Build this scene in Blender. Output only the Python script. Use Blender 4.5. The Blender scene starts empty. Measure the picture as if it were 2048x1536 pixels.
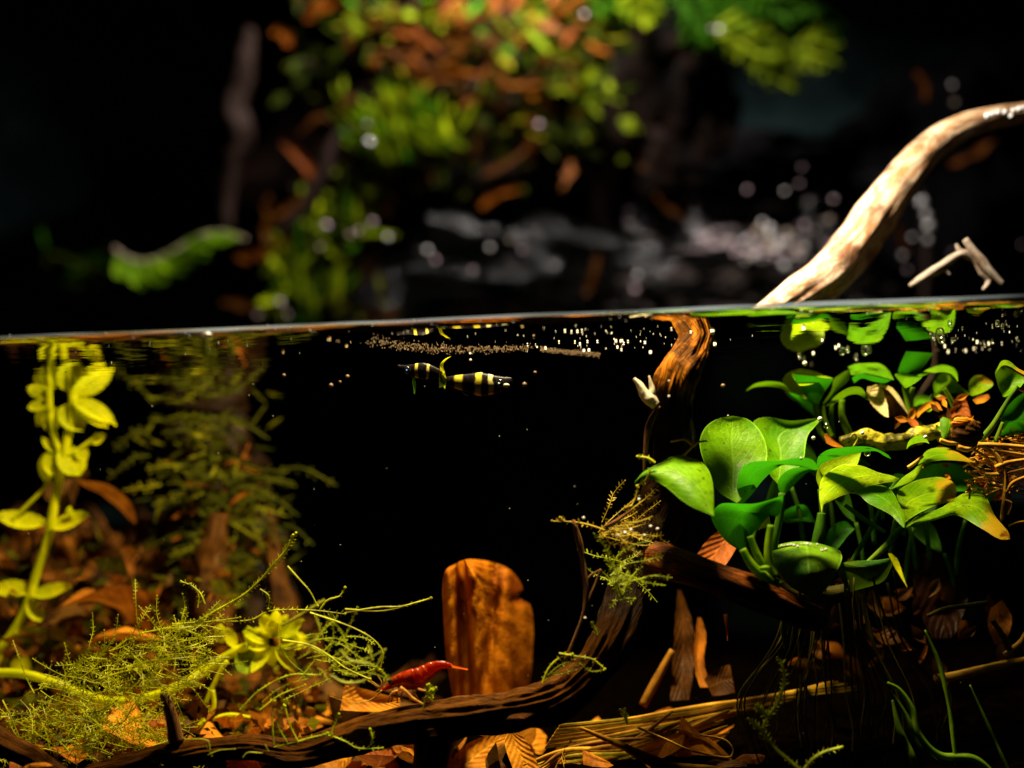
import bpy, math, random
from mathutils import Vector, Matrix, noise
random.seed(7)
SC = bpy.context.scene
COL = SC.collection
SC.unit_settings.scale_length = 0.015          # one unit is 15 mm

# ------------------------------------------------------------------ camera, light, exposure
ROLL, FPX, HORIZON = math.radians(2.15), 3000.0, 1200.0
CA, SA = math.cos(ROLL), math.sin(ROLL)
WATER_Z, GLASS_Y = 5.39, 29.5

def S(px, py, d):
    """the point seen at photo pixel (px, py), d units in front of the lens"""
    xc = (px - 1024) / FPX * d
    zc = (HORIZON - py) / FPX * d
    return Vector((xc * CA + zc * SA, d, -xc * SA + zc * CA))

def on_surface(px, py, dz=0.0):
    """the point of the water surface seen at a pixel"""
    v = S(px, py, 1.0)
    return v * ((WATER_Z + dz) / v.z)

cam = bpy.data.cameras.new('camera')
cam_o = bpy.data.objects.new('camera', cam); COL.objects.link(cam_o)
cam_o.matrix_world = Matrix(((CA, SA, 0, 0), (0, 0, -1, 0), (-SA, CA, 0, 0), (0, 0, 0, 1)))
cam.sensor_width = 36; cam.lens = 36 * FPX / 2048
cam.shift_y = (HORIZON - 768) / 2048
cam.clip_start = 0.5; cam.clip_end = 400
cam.dof.use_dof = True; cam.dof.focus_distance = 31.9; cam.dof.aperture_fstop = 0.066
SC.camera = cam_o

W = bpy.data.worlds.new('World'); SC.world = W; W.use_nodes = True
W.node_tree.nodes['Background'].inputs[0].default_value = (0.5, 0.8, 0.9, 1)
W.node_tree.nodes['Background'].inputs[1].default_value = 0.0015

def area(name, loc, target, sx, sy, power, col, spread=180):
    l = bpy.data.lights.new(name, 'AREA'); l.shape = 'RECTANGLE'; l.size = sx; l.size_y = sy
    l.energy = power; l.color = col; l.spread = math.radians(spread)
    o = bpy.data.objects.new(name, l); COL.objects.link(o); o.location = loc
    o.rotation_euler = (Vector(target) - Vector(loc)).to_track_quat('-Z', 'Y').to_euler()
    return o
area('tank_lamp', (1.6, 30.1, 19.0), (.8, 33.0, 0), 4.6, 1.2, 12000, (1.0, 0.92, 0.74), 150)
area('tank_lamp_back', (1.0, 51.5, 30.0), (0, 57, 7), 5.0, 1.0, 8200, (1.0, 0.92, 0.85), 160)

SC.view_settings.view_transform = 'Standard'; SC.view_settings.look = 'None'
SC.view_settings.exposure = 0; SC.view_settings.gamma = 1
SC.render.engine = 'CYCLES'
cy = SC.cycles
cy.use_denoising = True; cy.max_bounces = 8; cy.transparent_max_bounces = 24
cy.caustics_reflective = False; cy.caustics_refractive = False; cy.sample_clamp_indirect = 4

# ------------------------------------------------------------------ helpers
WORLD = {}
def _link(name, me, loc, parent):
    o = bpy.data.objects.new(name, me); COL.objects.link(o)
    loc = Vector(loc); WORLD[o] = loc
    o.location = loc
    if parent is not None:
        o.parent = parent; o.location = loc - WORLD[parent]
    return o

def tag(o, label=None, cat=None, group=None, kind=None):
    for k, v in (('label', label), ('category', cat), ('group', group), ('kind', kind)):
        if v: o[k] = v
    return o

def thing(name, label, cat, loc, group=None):
    return tag(_link(name, None, loc, None), label, cat, group)

def spl(pts, n):
    """Catmull-Rom through pts (any tuples/Vectors), n samples even in chord length"""
    P = [Vector(p) for p in pts]
    if len(P) == 1: return [P[0].copy() for _ in range(n)]
    if len(P) == 2: return [P[0].lerp(P[1], i / (n - 1)) for i in range(n)]
    t = [0.0]
    for a, b in zip(P, P[1:]): t.append(t[-1] + max((b - a).length ** 0.7, 1e-5))
    out = []; k = 0
    for i in range(n):
        x = t[-1] * i / (n - 1)
        while k < len(P) - 2 and x > t[k + 1]: k += 1
        p1, p2 = P[k], P[k + 1]; h = t[k + 1] - t[k]
        m1 = (p2 - P[k - 1]) / (t[k + 1] - t[k - 1]) if k > 0 else (p2 - p1) / h
        m2 = (P[k + 2] - p1) / (t[k + 2] - t[k]) if k + 2 < len(P) else (p2 - p1) / h
        s = (x - t[k]) / h
        out.append(p1 * (2*s**3 - 3*s*s + 1) + m1 * (h * (s**3 - 2*s*s + s)) + p2 * (-2*s**3 + 3*s*s) + m2 * (h * (s**3 - s*s)))
    return out

def nz(x, y, z=0.0): return noise.noise(Vector((x, y, z)))

class G:
    def __init__(s): s.v, s.f, s.u = [], [], []
    def tube(s, pts, rads, seg=8, n=24, amp=0.0, fr=(3.0, 0.6), seed=0.0, flat=1.0, ridge=0.0):
        P = spl(pts, n)
        R = [r.x for r in spl([(r, 0, 0) for r in rads], n)] if len(rads) > 1 else [rads[0]] * n
        b = len(s.v); d = (P[1] - P[0]).normalized()
        nor = d.cross(Vector((0.13, 1, 0.21))).normalized(); ln = 0.0; prev = P[0]
        for i, p in enumerate(P):
            t = (P[min(i + 1, n - 1)] - P[max(i - 1, 0)]).normalized()
            nor = (nor - t * nor.dot(t)).normalized(); bi = t.cross(nor)
            ln += (p - prev).length; prev = p
            for k in range(seg + 1):
                a = 2 * math.pi * k / seg; c, q = math.cos(a), math.sin(a)
                r = max(R[i], 0.0005)
                if amp: r *= 1 + amp * (nz(c * fr[0] * .5 + seed, q * fr[0] * .5, ln * fr[1]) + .5 * nz(c * fr[0] + seed, q * fr[0], ln * fr[1] * 3 + 7))
                if ridge: r *= 1 - ridge * abs(nz(c * 3.1 + seed, q * 3.1 + nz(ln * .4, seed) * .8, ln * .22 + 3)) * 2 - ridge * .5 * abs(nz(c * 7 + seed, q * 7, ln * .5))
                s.v.append(p + nor * (c * r) + bi * (q * r * flat)); s.u.append((k / seg, ln))
        w = seg + 1
        for i in range(n - 1):
            for k in range(seg):
                a = b + i * w + k
                s.f.append((a, a + 1, a + w + 1, a + w))
        for i in (0, n - 1):
            cpt = len(s.v); s.v.append(P[i].copy()); s.u.append((0.5, 0 if i == 0 else ln))
            for k in range(seg):
                a = b + i * w + k
                s.f.append((cpt, a + 1, a) if i == 0 else (cpt, a, a + 1))
        return s
    def sheet(s, L, R, M=None, n=22, m=9, fold=None, rip=0.0, seed=0.0):
        L, R = spl(L, n), spl(R, n)
        M = spl(M, n) if M else [(a + b) / 2 for a, b in zip(L, R)]
        b = len(s.v)
        for i in range(n):
            for j in range(m):
                u = j / (m - 1); v = i / (n - 1)
                p = L[i] * ((1-u) * (1-2*u)) + M[i] * (4*u*(1-u)) + R[i] * (u*(2*u-1))
                if fold: p = p + Vector((0, fold(u, v, p), 0))
                if rip: p = p + Vector((0, 1, .3)) * (rip * nz(p.x * 1.7 + seed, p.z * 1.7, p.y))
                s.v.append(p); s.u.append((u, v))
        for i in range(n - 1):
            for j in range(m - 1):
                a = b + i * m + j
                s.f.append((a, a + 1, a + m + 1, a + m))
        return s
    def ball(s, c, r, seg=10, rings=7, sq=(1, 1, 1), amp=0.0, fr=1.0, seed=0.0):
        b = len(s.v); c = Vector(c)
        for i in range(rings + 1):
            th = math.pi * i / rings
            for k in range(seg + 1):
                a = 2 * math.pi * k / seg
                d = Vector((math.sin(th) * math.cos(a), math.sin(th) * math.sin(a), math.cos(th)))
                q = r
                if amp:
                    e = d * fr; q = r * (1 + amp * (nz(e.x + seed, e.y, e.z) + .5 * nz(e.x * 2.3 + seed, e.y * 2.3, e.z * 2.3) + .25 * nz(e.x * 5 + seed, e.y * 5, e.z * 5)))
                s.v.append(c + Vector((d.x * q * sq[0], d.y * q * sq[1], d.z * q * sq[2]))); s.u.append((k / seg, i / rings))
        w = seg + 1
        for i in range(rings):
            for k in range(seg):
                a = b + i * w + k
                s.f.append((a, a + w, a + w + 1, a + 1))
        return s
    def tri(s, a, b, c):
        k = len(s.v); s.v += [a, b, c]; s.u += [(0, 0), (1, 0), (.5, 1)]; s.f.append((k, k + 1, k + 2)); return s
    def quad(s, a, b, c, d):
        k = len(s.v); s.v += [a, b, c, d]; s.u += [(0, .5), (.5, 0), (1, .5), (.5, 1)]; s.f.append((k, k + 1, k + 2, k + 3)); return s
    def build(s, name, mat, parent=None, smooth=True, base=None):
        c = Vector(base) if base is not None else sum(s.v, Vector()) / len(s.v)
        me = bpy.data.meshes.new(name)
        me.from_pydata([p - c for p in s.v], [], s.f)
        uv = me.uv_layers.new(name='UVMap')
        lv = [0] * len(me.loops); me.loops.foreach_get('vertex_index', lv)
        flat = []
        for i in lv: flat += s.u[i]
        uv.data.foreach_set('uv', flat)
        if smooth: me.polygons.foreach_set('use_smooth', [True] * len(me.polygons))
        me.materials.append(mat)
        return _link(name, me, c, parent)

# ------------------------------------------------------------------ materials
class NT:
    def __init__(s, name):
        s.m = bpy.data.materials.new(name); s.m.use_nodes = True; s.t = s.m.node_tree; s.t.nodes.clear()
        s.out = s.n('ShaderNodeOutputMaterial')
    def n(s, ty, ins=None, **kw):
        x = s.t.nodes.new(ty)
        for k, v in kw.items(): setattr(x, k, v)
        for k, v in (ins or {}).items():
            sk = x.inputs[k]
            if isinstance(v, bpy.types.NodeSocket): s.t.links.new(v, sk)
            elif isinstance(v, (tuple, list)) and len(v) == 3 and sk.type == 'RGBA': sk.default_value = (*v, 1)
            else: sk.default_value = v
        return x
    def math(s, op, a, b=0.0, c=None):
        d = {0: a, 1: b}
        if c is not None: d[2] = c
        return s.n('ShaderNodeMath', d, operation=op).outputs[0]
    def mix(s, f, a, b, mode='MIX'):
        x = s.n('ShaderNodeMix', data_type='RGBA', blend_type=mode)
        for i, v in ((0, f), (6, a), (7, b)):
            sk = x.inputs[i]
            if isinstance(v, bpy.types.NodeSocket): s.t.links.new(v, sk)
            elif isinstance(v, (tuple, list)): sk.default_value = (*v, 1)
            else: sk.default_value = v
        return x.outputs[2]
    def step(s, x, a, b):
        return s.n('ShaderNodeMapRange', {0: x, 1: a, 2: b, 3: 0.0, 4: 1.0}, interpolation_type='SMOOTHSTEP').outputs[0]
    def noise(s, vec, scale, detail=3.0, rough=.55):
        return s.n('ShaderNodeTexNoise', {'Vector': vec, 'Scale': scale, 'Detail': detail, 'Roughness': rough}).outputs[0]
    def scalev(s, vec, v):
        x = s.n('ShaderNodeVectorMath', {0: vec}, operation='MULTIPLY'); x.inputs[1].default_value = v; return x.outputs[0]
    def done(s, sh):
        s.t.links.new(sh, s.out.inputs[0]); return s.m
    def uv(s):
        u = s.n('ShaderNodeUVMap', uv_map='UVMap').outputs[0]
        sp = s.n('ShaderNodeSeparateXYZ', {0: u})
        return u, sp.outputs[0], sp.outputs[1]
    def pos(s): return s.n('ShaderNodeNewGeometry').outputs['Position']
    def bump(s, h, strength=.3, dist=.05):
        return s.n('ShaderNodeBump', {'Height': h, 'Strength': strength, 'Distance': dist}).outputs[0]
    def bsdf(s, col, rough=.5, spec=.5, normal=None, **k):
        d = {'Base Color': col, 'Roughness': rough, 'Specular IOR Level': spec}
        if normal is not None: d['Normal'] = normal
        d.update(k); return s.n('ShaderNodeBsdfPrincipled', d).outputs[0]
    def mixs(s, f, a, b): return s.n('ShaderNodeMixShader', {0: f, 1: a, 2: b}).outputs[0]

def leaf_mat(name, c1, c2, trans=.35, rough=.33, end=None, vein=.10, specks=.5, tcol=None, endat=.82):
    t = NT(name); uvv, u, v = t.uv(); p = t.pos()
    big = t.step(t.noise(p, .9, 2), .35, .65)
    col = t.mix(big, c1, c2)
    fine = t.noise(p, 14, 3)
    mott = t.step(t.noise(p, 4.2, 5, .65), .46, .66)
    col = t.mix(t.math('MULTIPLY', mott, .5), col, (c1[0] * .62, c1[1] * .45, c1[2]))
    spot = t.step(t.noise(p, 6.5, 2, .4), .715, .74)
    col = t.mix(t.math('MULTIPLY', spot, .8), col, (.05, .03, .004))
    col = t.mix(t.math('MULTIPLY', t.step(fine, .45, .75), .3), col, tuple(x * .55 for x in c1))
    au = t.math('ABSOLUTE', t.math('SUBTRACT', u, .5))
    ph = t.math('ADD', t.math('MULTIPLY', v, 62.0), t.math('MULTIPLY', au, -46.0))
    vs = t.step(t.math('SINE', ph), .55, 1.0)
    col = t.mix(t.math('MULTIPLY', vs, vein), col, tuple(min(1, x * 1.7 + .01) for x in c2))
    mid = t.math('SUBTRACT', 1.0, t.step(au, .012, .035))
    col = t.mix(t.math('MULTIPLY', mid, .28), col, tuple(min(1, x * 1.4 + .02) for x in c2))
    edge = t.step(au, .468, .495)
    col = t.mix(t.math('MULTIPLY', edge, .55), col, tuple(min(1, x * 1.8 + .03) for x in c2))  # pale rim: highlight along the thin blade edge painted into the colour
    if end:
        e = t.math('ADD', v, t.math('MULTIPLY', t.math('SUBTRACT', t.noise(p, 3.2, 4), .5), .35))
        col = t.mix(t.step(e, endat - .14, endat), col, end[0])
        col = t.mix(t.step(t.math('ADD', e, t.math('MULTIPLY', t.math('SUBTRACT', t.noise(p, 9, 3), .5), .3)), endat + .08, endat + .2), col, end[1])
    if specks:
        vo = t.n('ShaderNodeTexVoronoi', {'Vector': p, 'Scale': 16.0}); 
        sp = t.math('SUBTRACT', 1.0, t.step(vo.outputs['Distance'], .08, .20))
        sp = t.math('MULTIPLY', sp, t.step(t.noise(p, 1.3, 2), .40, .55))
        col = t.mix(t.math('MULTIPLY', sp, specks), col, (.62, .66, .22))
    h = t.math('ADD', t.math('MULTIPLY', vs, -.12), t.math('ADD', t.math('MULTIPLY', mid, -1.2), t.math('MULTIPLY', t.noise(p, 5, 4), 1.3)))
    nb = t.bump(h, .35, .03)
    a = t.mixs(.006, t.n('ShaderNodeBsdfDiffuse', {'Color': col, 'Normal': nb}).outputs[0], t.n('ShaderNodeBsdfGlossy', {0: (1, 1, 1), 'Roughness': t.math('ADD', rough - .08, t.math('MULTIPLY', fine, .2)), 'Normal': nb}).outputs[0])
    b = t.n('ShaderNodeBsdfTranslucent', {0: t.mix(.6, col, tcol or tuple(min(1, x * 1.3) for x in c2))}).outputs[0]
    return t.done(t.mixs(trans, a, b))

def plain_leaf(name, c1, c2, trans=.3, rough=.45, var=2.0):
    t = NT(name); uvv, u, v = t.uv(); p = t.pos()
    col = t.mix(t.step(t.noise(p, var, 3), .3, .7), c1, c2)
    au = t.math('ABSOLUTE', t.math('SUBTRACT', u, .5))
    vs = t.math('SINE', t.math('ADD', t.math('MULTIPLY', v, 45.0), t.math('MULTIPLY', au, -30.0)))
    col = t.mix(t.math('MULTIPLY', t.step(vs, .5, 1), .22), col, tuple(x * .4 for x in c1))
    mid = t.math('SUBTRACT', 1.0, t.step(au, .015, .04))
    col = t.mix(t.math('MULTIPLY', mid, .5), col, tuple(min(1, x * 1.6) for x in c2))
    col = t.mix(t.math('MULTIPLY', t.step(t.noise(p, 11, 3), .5, .7), .35), col, tuple(x * .35 for x in c1))
    nb = t.bump(t.math('ADD', t.noise(p, 7, 3), t.math('MULTIPLY', vs, .25)), .5, .05)
    a = t.mixs(.004, t.n('ShaderNodeBsdfDiffuse', {'Color': col, 'Normal': nb}).outputs[0], t.n('ShaderNodeBsdfGlossy', {0: (1, 1, 1), 'Roughness': rough, 'Normal': nb}).outputs[0])
    b = t.n('ShaderNodeBsdfTranslucent', {0: col}).outputs[0]
    return t.done(t.mixs(trans, a, b))

def stem_mat(name, c1, c2, trans=.25, rough=.35):
    t = NT(name); uvv, u, v = t.uv(); p = t.pos()
    col = t.mix(t.step(t.noise(p, 2.2, 3), .35, .65), c1, c2)
    col = t.mix(t.math('MULTIPLY', t.step(t.noise(t.scalev(uvv, (14, 1.2, 1)), 2, 2), .4, .7), .35), col, tuple(x * .55 for x in c1))
    a = t.bsdf(col, rough + .15, .06, t.bump(t.noise(t.scalev(uvv, (20, 2, 1)), 2, 2), .25, .03))
    b = t.n('ShaderNodeBsdfTranslucent', {0: col}).outputs[0]
    return t.done(t.mixs(trans, a, b))

def simple(name, col, rough=.5, spec=.5, trans=0.0, var=.3, sc=6.0, **k):
    t = NT(name); p = t.pos()
    c = t.mix(t.step(t.noise(p, sc, 3), .3, .7), tuple(x * (1 - var) for x in col), tuple(min(1, x * (1 + var)) for x in col))
    a = t.bsdf(c, rough, spec, t.bump(t.noise(p, sc * 3, 3), .2, .03), **k)
    if trans: a = t.mixs(trans, a, t.n('ShaderNodeBsdfTranslucent', {0: c}).outputs[0])
    return t.done(a)

def wood_mat(name, c1, c2, dark, rough=.45, spec=.5, bump=.8, patch=(.5, .68)):
    t = NT(name); uvv, u, v = t.uv(); p = t.pos()
    warp = t.math('MULTIPLY', t.noise(p, .8, 2), .25)
    gv = t.n('ShaderNodeCombineXYZ', {0: t.math('MULTIPLY', t.math('ADD', u, warp), 30.0), 1: t.math('MULTIPLY', v, 1.1), 2: 0.0}).outputs[0]
    g1 = t.noise(gv, 1.0, 5, .62)
    gv2 = t.n('ShaderNodeCombineXYZ', {0: t.math('MULTIPLY', t.math('ADD', u, warp), 90.0), 1: t.math('MULTIPLY', v, 3.0), 2: 3.0}).outputs[0]
    g2 = t.noise(gv2, 1.0, 3, .6)
    col = t.mix(t.step(g1, .36, .62), c1, c2)
    crack = t.math('SUBTRACT', 1.0, t.step(g2, .30, .46))
    col = t.mix(t.math('MULTIPLY', crack, .92), col, dark)
    col = t.mix(t.math('MULTIPLY', t.step(t.noise(p, 1.3, 4, .65), *patch), .8), col, dark)
    h = t.math('ADD', g1, t.math('MULTIPLY', g2, .7))
    return t, col, h, rough, spec, bump

WOOD_W = WATER_Z
def driftwood_mat():
    t, col, h, r, s, b = wood_mat('driftwood', (.15, .042, .003), (.40, .130, .007), (.012, .0045, .002), patch=(.44, .56))
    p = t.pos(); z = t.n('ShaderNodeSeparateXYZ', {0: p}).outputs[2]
    # lower wood darkened: water-dark stain, plus the mid trunk's shade painted in by height
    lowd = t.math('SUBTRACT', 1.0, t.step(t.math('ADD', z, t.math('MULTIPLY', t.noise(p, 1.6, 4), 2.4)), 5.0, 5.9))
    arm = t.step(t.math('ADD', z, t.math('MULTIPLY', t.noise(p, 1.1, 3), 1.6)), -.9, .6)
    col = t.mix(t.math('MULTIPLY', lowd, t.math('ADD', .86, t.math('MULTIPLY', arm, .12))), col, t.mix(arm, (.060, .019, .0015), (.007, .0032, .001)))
    return t.done(t.bsdf(col, .5, .02, t.bump(h, 1.0, .07)))
def wood(name, c1, c2, dark, rough=.5, spec=.04, bump=.8, patch=(.5, .68)):
    t, col, h, r, s, b = wood_mat(name, c1, c2, dark, patch=patch)
    return t.done(t.bsdf(col, rough, spec, t.bump(h, bump, .06)))

def water_mat():
    t = NT('water'); p = t.pos()
    h = t.math('ADD', t.noise(t.scalev(p, (.5, 1.1, 1)), .9, 2), t.math('MULTIPLY', t.noise(t.scalev(p, (.6, 2.2, 1)), 3.0, 2), .12))
    nb = t.bump(h, .10, .10)
    f = t.n('ShaderNodeFresnel', {'IOR': 1.33, 'Normal': nb}).outputs[0]
    tr = t.n('ShaderNodeBsdfTransparent', {0: (1.0, .90, .60)}).outputs[0]
    gl = t.n('ShaderNodeBsdfGlossy', {0: (.93, .95, .9), 'Roughness': .0, 'Normal': nb}).outputs[0]
    return t.done(t.mixs(f, tr, gl))
def meniscus_mat():
    t = NT('water_edge'); uvv, u, v = t.uv(); p = t.pos()
    h = t.noise(t.scalev(p, (.30, 1.5, 16)), 1.2, 3)
    nb = t.bump(h, .22, .02)
    gl = t.n('ShaderNodeBsdfGlossy', {0: (1, 1, 1), 'Roughness': .07, 'Normal': nb}).outputs[0]
    tr = t.n('ShaderNodeBsdfTransparent', {0: (.8, .8, .8)}).outputs[0]
    df = t.n('ShaderNodeBsdfTranslucent', {0: (.13, .155, .165)}).outputs[0]  # grey upper lip: lamp glint on the wet edge put in as colour
    k = t.step(t.math('ADD', v, t.math('MULTIPLY', t.math('SUBTRACT', t.noise(t.scalev(p, (.5, 1, 3)), .8, 2), .5), .5)), .55, .80)
    wide = t.step(t.noise(t.scalev(p, (.22, 0, 0)), 1.0, 2), .36, .62)
    a = t.mixs(t.math('MULTIPLY', k, .3), gl, tr)
    return t.done(t.mixs(t.math('MULTIPLY', k, t.math('ADD', .05, t.math('MULTIPLY', wide, .42))), a, df))

def rock_mat(name, c1, c2, rough=.22, spec=.6, sc=1.6, b=.9):
    t = NT(name); p = t.pos()
    n1 = t.noise(p, sc, 5, .65); n2 = t.noise(p, sc * 4.5, 4, .65)
    col = t.mix(t.step(n1, .38, .62), c1, c2)
    rg = t.math('ADD', rough, t.math('MULTIPLY', n2, .35))
    return t.done(t.bsdf(col, rg, spec, t.bump(t.math('ADD', n1, t.math('MULTIPLY', n2, .6)), b, .25)))

def bubble_mat():
    t = NT('bubble')
    f = t.n('ShaderNodeFresnel', {'IOR': 1.45}).outputs[0]
    gl = t.n('ShaderNodeBsdfGlossy', {0: (1, 1, 1), 'Roughness': .12}).outputs[0]
    tr = t.n('ShaderNodeBsdfTransparent', {0: (.97, .98, .95)}).outputs[0]
    return t.done(t.mixs(t.math('MINIMUM', t.math('ADD', f, .16), 1.0), tr, gl))

M = {}
M['water'] = water_mat(); M['edge'] = meniscus_mat(); M['bubble'] = bubble_mat()
M['drop'] = simple('drop', (.90, .86, .86), .08, 1.0, var=.08)  # clear drops given pale body colours that stand in for lamp glints
M['drop_pink'] = simple('drop_pink', (.62, .45, .50), .08, 1.0, var=.08); M['drop_tan'] = simple('drop_tan', (.50, .40, .30), .08, 1.0, var=.08)
M['speck'] = simple('speck', (.80, .78, .70), .3, .6, var=.2)
M['film'] = simple('film', (.13, .075, .035), .5, .4, var=.4)
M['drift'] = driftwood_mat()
M['pale_wood'] = wood('pale_driftwood', (.44, .18, .06), (.86, .60, .38), (.15, .045, .012), .45, .15, .4, (.46, .66))
M['mulch_wood'] = wood('mulch_wood', (.045, .016, .003), (.12, .045, .006), (.012, .005, .002))
M['dim_wood'] = wood('dim_wood', (.016, .009, .007), (.045, .026, .020), (.006, .003, .002))
M['twig'] = wood('twig', (.17, .075, .025), (.30, .13, .04), (.05, .02, .008))
M['pale_twig'] = wood('pale_twig', (.50, .36, .26), (.72, .56, .42), (.2, .1, .05))
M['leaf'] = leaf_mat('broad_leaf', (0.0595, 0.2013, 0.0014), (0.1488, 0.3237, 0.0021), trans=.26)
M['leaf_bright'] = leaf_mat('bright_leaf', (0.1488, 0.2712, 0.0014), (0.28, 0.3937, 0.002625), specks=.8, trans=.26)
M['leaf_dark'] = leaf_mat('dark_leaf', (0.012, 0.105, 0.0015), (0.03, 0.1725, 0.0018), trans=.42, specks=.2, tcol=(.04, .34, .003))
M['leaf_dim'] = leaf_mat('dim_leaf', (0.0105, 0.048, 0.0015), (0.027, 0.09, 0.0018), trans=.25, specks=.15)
M['leaf_old'] = leaf_mat('old_leaf', (0.09625, 0.2363, 0.00175), (0.21, 0.35, 0.002625), end=((.42, .26, .008), (.14, .045, .005)), endat=.78)
M['leaf_velvet'] = leaf_mat('velvet_leaf', (0.0104, 0.0585, 0.0013), (0.1105, 0.221, 0.00156), trans=.1, rough=.7, specks=.0, vein=.05)
M['leaf_dead'] = plain_leaf('brown_leaf', (0.208, 0.0608, 0.0048), (0.48, 0.152, 0.0096), trans=.25)
M['leaf_dead_red'] = plain_leaf('red_brown_leaf', (0.24, 0.056, 0.0128), (0.416, 0.112, 0.0192), trans=.25)
M['leaf_tan'] = plain_leaf('tan_leaf', (0.4, 0.128, 0.008), (0.768, 0.288, 0.016), trans=.25)
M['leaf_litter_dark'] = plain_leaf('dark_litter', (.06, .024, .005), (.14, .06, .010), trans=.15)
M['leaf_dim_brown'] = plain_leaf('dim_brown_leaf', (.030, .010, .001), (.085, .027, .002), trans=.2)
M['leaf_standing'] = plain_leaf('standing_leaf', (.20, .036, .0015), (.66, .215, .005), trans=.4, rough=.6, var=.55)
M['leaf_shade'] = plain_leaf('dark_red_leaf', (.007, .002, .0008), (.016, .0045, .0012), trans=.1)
M['leaf_cream'] = plain_leaf('cream_leaf', (.74, .52, .16), (.90, .76, .36), trans=.35)
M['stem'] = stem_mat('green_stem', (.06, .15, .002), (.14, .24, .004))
M['stem_lit'] = stem_mat('lit_stem', (.12, .28, .003), (.28, .44, .006), .45)  # brighter copy of the stem green, lamp light painted into it
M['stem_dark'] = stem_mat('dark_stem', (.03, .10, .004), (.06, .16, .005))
def rhizome_mat():
    t = NT('rhizome'); p = t.pos()
    col = t.mix(t.step(t.noise(p, 2.0, 3), .4, .6), (.22, .22, .008), (.52, .46, .03))
    col = t.mix(t.math('MULTIPLY', t.step(t.noise(p, 2.6, 4, .7), .48, .58), .9), col, (.035, .025, .004))
    return t.done(t.bsdf(col, .4, .15, t.bump(t.noise(p, 6, 4), .7, .06)))
M['rhizome'] = rhizome_mat()
M['root'] = stem_mat('tan_root', (.52, .24, .022), (.88, .48, .06), .1, .5)
M['root_dark'] = stem_mat('dark_root', (.05, .045, .005), (.10, .075, .008), .15, .5)
M['root_green'] = stem_mat('green_root', (.10, .22, .006), (.20, .34, .01), .25, .4)
M['yellow_stem'] = stem_mat('yellow_stem', (.66, .70, .003), (.95, .92, .004), .45)
M['yellow_leaf'] = plain_leaf('yellow_leaf', (.62, .66, .003), (.95, .90, .004), trans=.5)
M['moss'] = simple('moss', (.52, .52, .006), .5, .3, .35, .45, 3.0)
M['moss_bright'] = simple('bright_moss', (.60, .66, .008), .5, .3, .4, .35, 3.0)
M['moss_mid'] = simple('mid_moss', (0.416, 0.48, 0.0096), .6, .2, .3, .45, 3.0); M['moss_brown'] = simple('brown_moss', (0.476, 0.336, 0.0168), .6, .2, .3, .5, 3.0)
M['moss_dark'] = simple('dark_moss', (.24, .25, .006), .6, .3, .2, .5, 2.0)
M['moss_wall'] = plain_leaf('wall_moss', (.15, .23, .004), (.34, .42, .008), trans=.35)
M['moss_wall_bright'] = plain_leaf('bright_wall_moss', (.26, .40, .004), (.55, .62, .010), trans=.4)  # brighter, yellower copy of the wall moss colour
M['moss_wall_dark'] = plain_leaf('wall_moss_dark', (.022, .036, .002), (.07, .10, .004), trans=.3)
M['moss_olive'] = plain_leaf('olive_moss', (.16, .17, .005), (.30, .27, .008), trans=.35)
M['moss_olive_dark'] = plain_leaf('olive_moss_dark', (.05, .06, .004), (.12, .12, .005), trans=.35)
M['fern'] = plain_leaf('fern', (0.03, 0.12, 0.0036), (0.072, 0.216, 0.006), trans=.35)
M['fern_bright'] = plain_leaf('bright_fern', (.16, .36, .006), (.32, .52, .01), trans=.4)
M['orange_leaf'] = plain_leaf('orange_leaf', (0.103, 0.02246, 0.001404), (0.1966, 0.05616, 0.003276), trans=.25)
M['orange_pale'] = plain_leaf('pale_orange_leaf', (0.1372, 0.03675, 0.00588), (0.196, 0.0686, 0.01372), trans=.2)
M['straw'] = stem_mat('straw', (.46, .21, .010), (.74, .38, .025), .15, .5)
M['straw_dark'] = stem_mat('dark_straw', (.16, .065, .006), (.36, .15, .012), .15, .5); M['straw_olive'] = stem_mat('olive_straw', (.20, .15, .006), (.44, .30, .012), .15, .5)
M['rock'] = rock_mat('wet_rock', (.0006, .0006, .0007), (.0026, .002, .0024), .14, .02)
def streak_rock(name, c1, c2, lo):
    t = NT(name); p = t.pos(); n1 = t.noise(t.scalev(p, (.5, .6, 1.6)), 1.5, 5, .7); n2 = t.noise(t.scalev(p, (1, 1, 2.5)), 5, 4, .7)
    col = t.mix(t.step(n1, lo, lo + .10), c1, c2)  # pale streaks: lit streaks and glints of the wet rock painted as colour
    return t.done(t.bsdf(col, t.math('ADD', .06, t.math('MULTIPLY', n2, .3)), .35, t.bump(t.math('ADD', n1, n2), .9, .25)))
M['rock_glint'] = streak_rock('wet_rock_glint', (.0015, .0015, .0016), (.46, .36, .37), .52)
M['rock_streak'] = streak_rock('wet_rock_streak', (.0008, .0008, .0009), (.050, .032, .028), .61)
M['rock_brown'] = rock_mat('brown_rock', (.0008, .0005, .0004), (.009, .004, .0022), .5, .03, .9)
M['wall'] = rock_mat('back_pane', (.012, .026, .027), (.075, .14, .14), .8, .0, .10, .05)  # teal of the pane stands in for haze in the air
M['soil'] = rock_mat('soil', (.0004, .0002, .0001), (.0018, .0009, .0003), .9, .0, 3.0)
M['white_bud'] = simple('white_bud', (.62, .54, .38), .5, .3, .2, .1)
M['black'] = simple('black_eye', (.006, .006, .008), .08, .8, var=.1)

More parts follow.
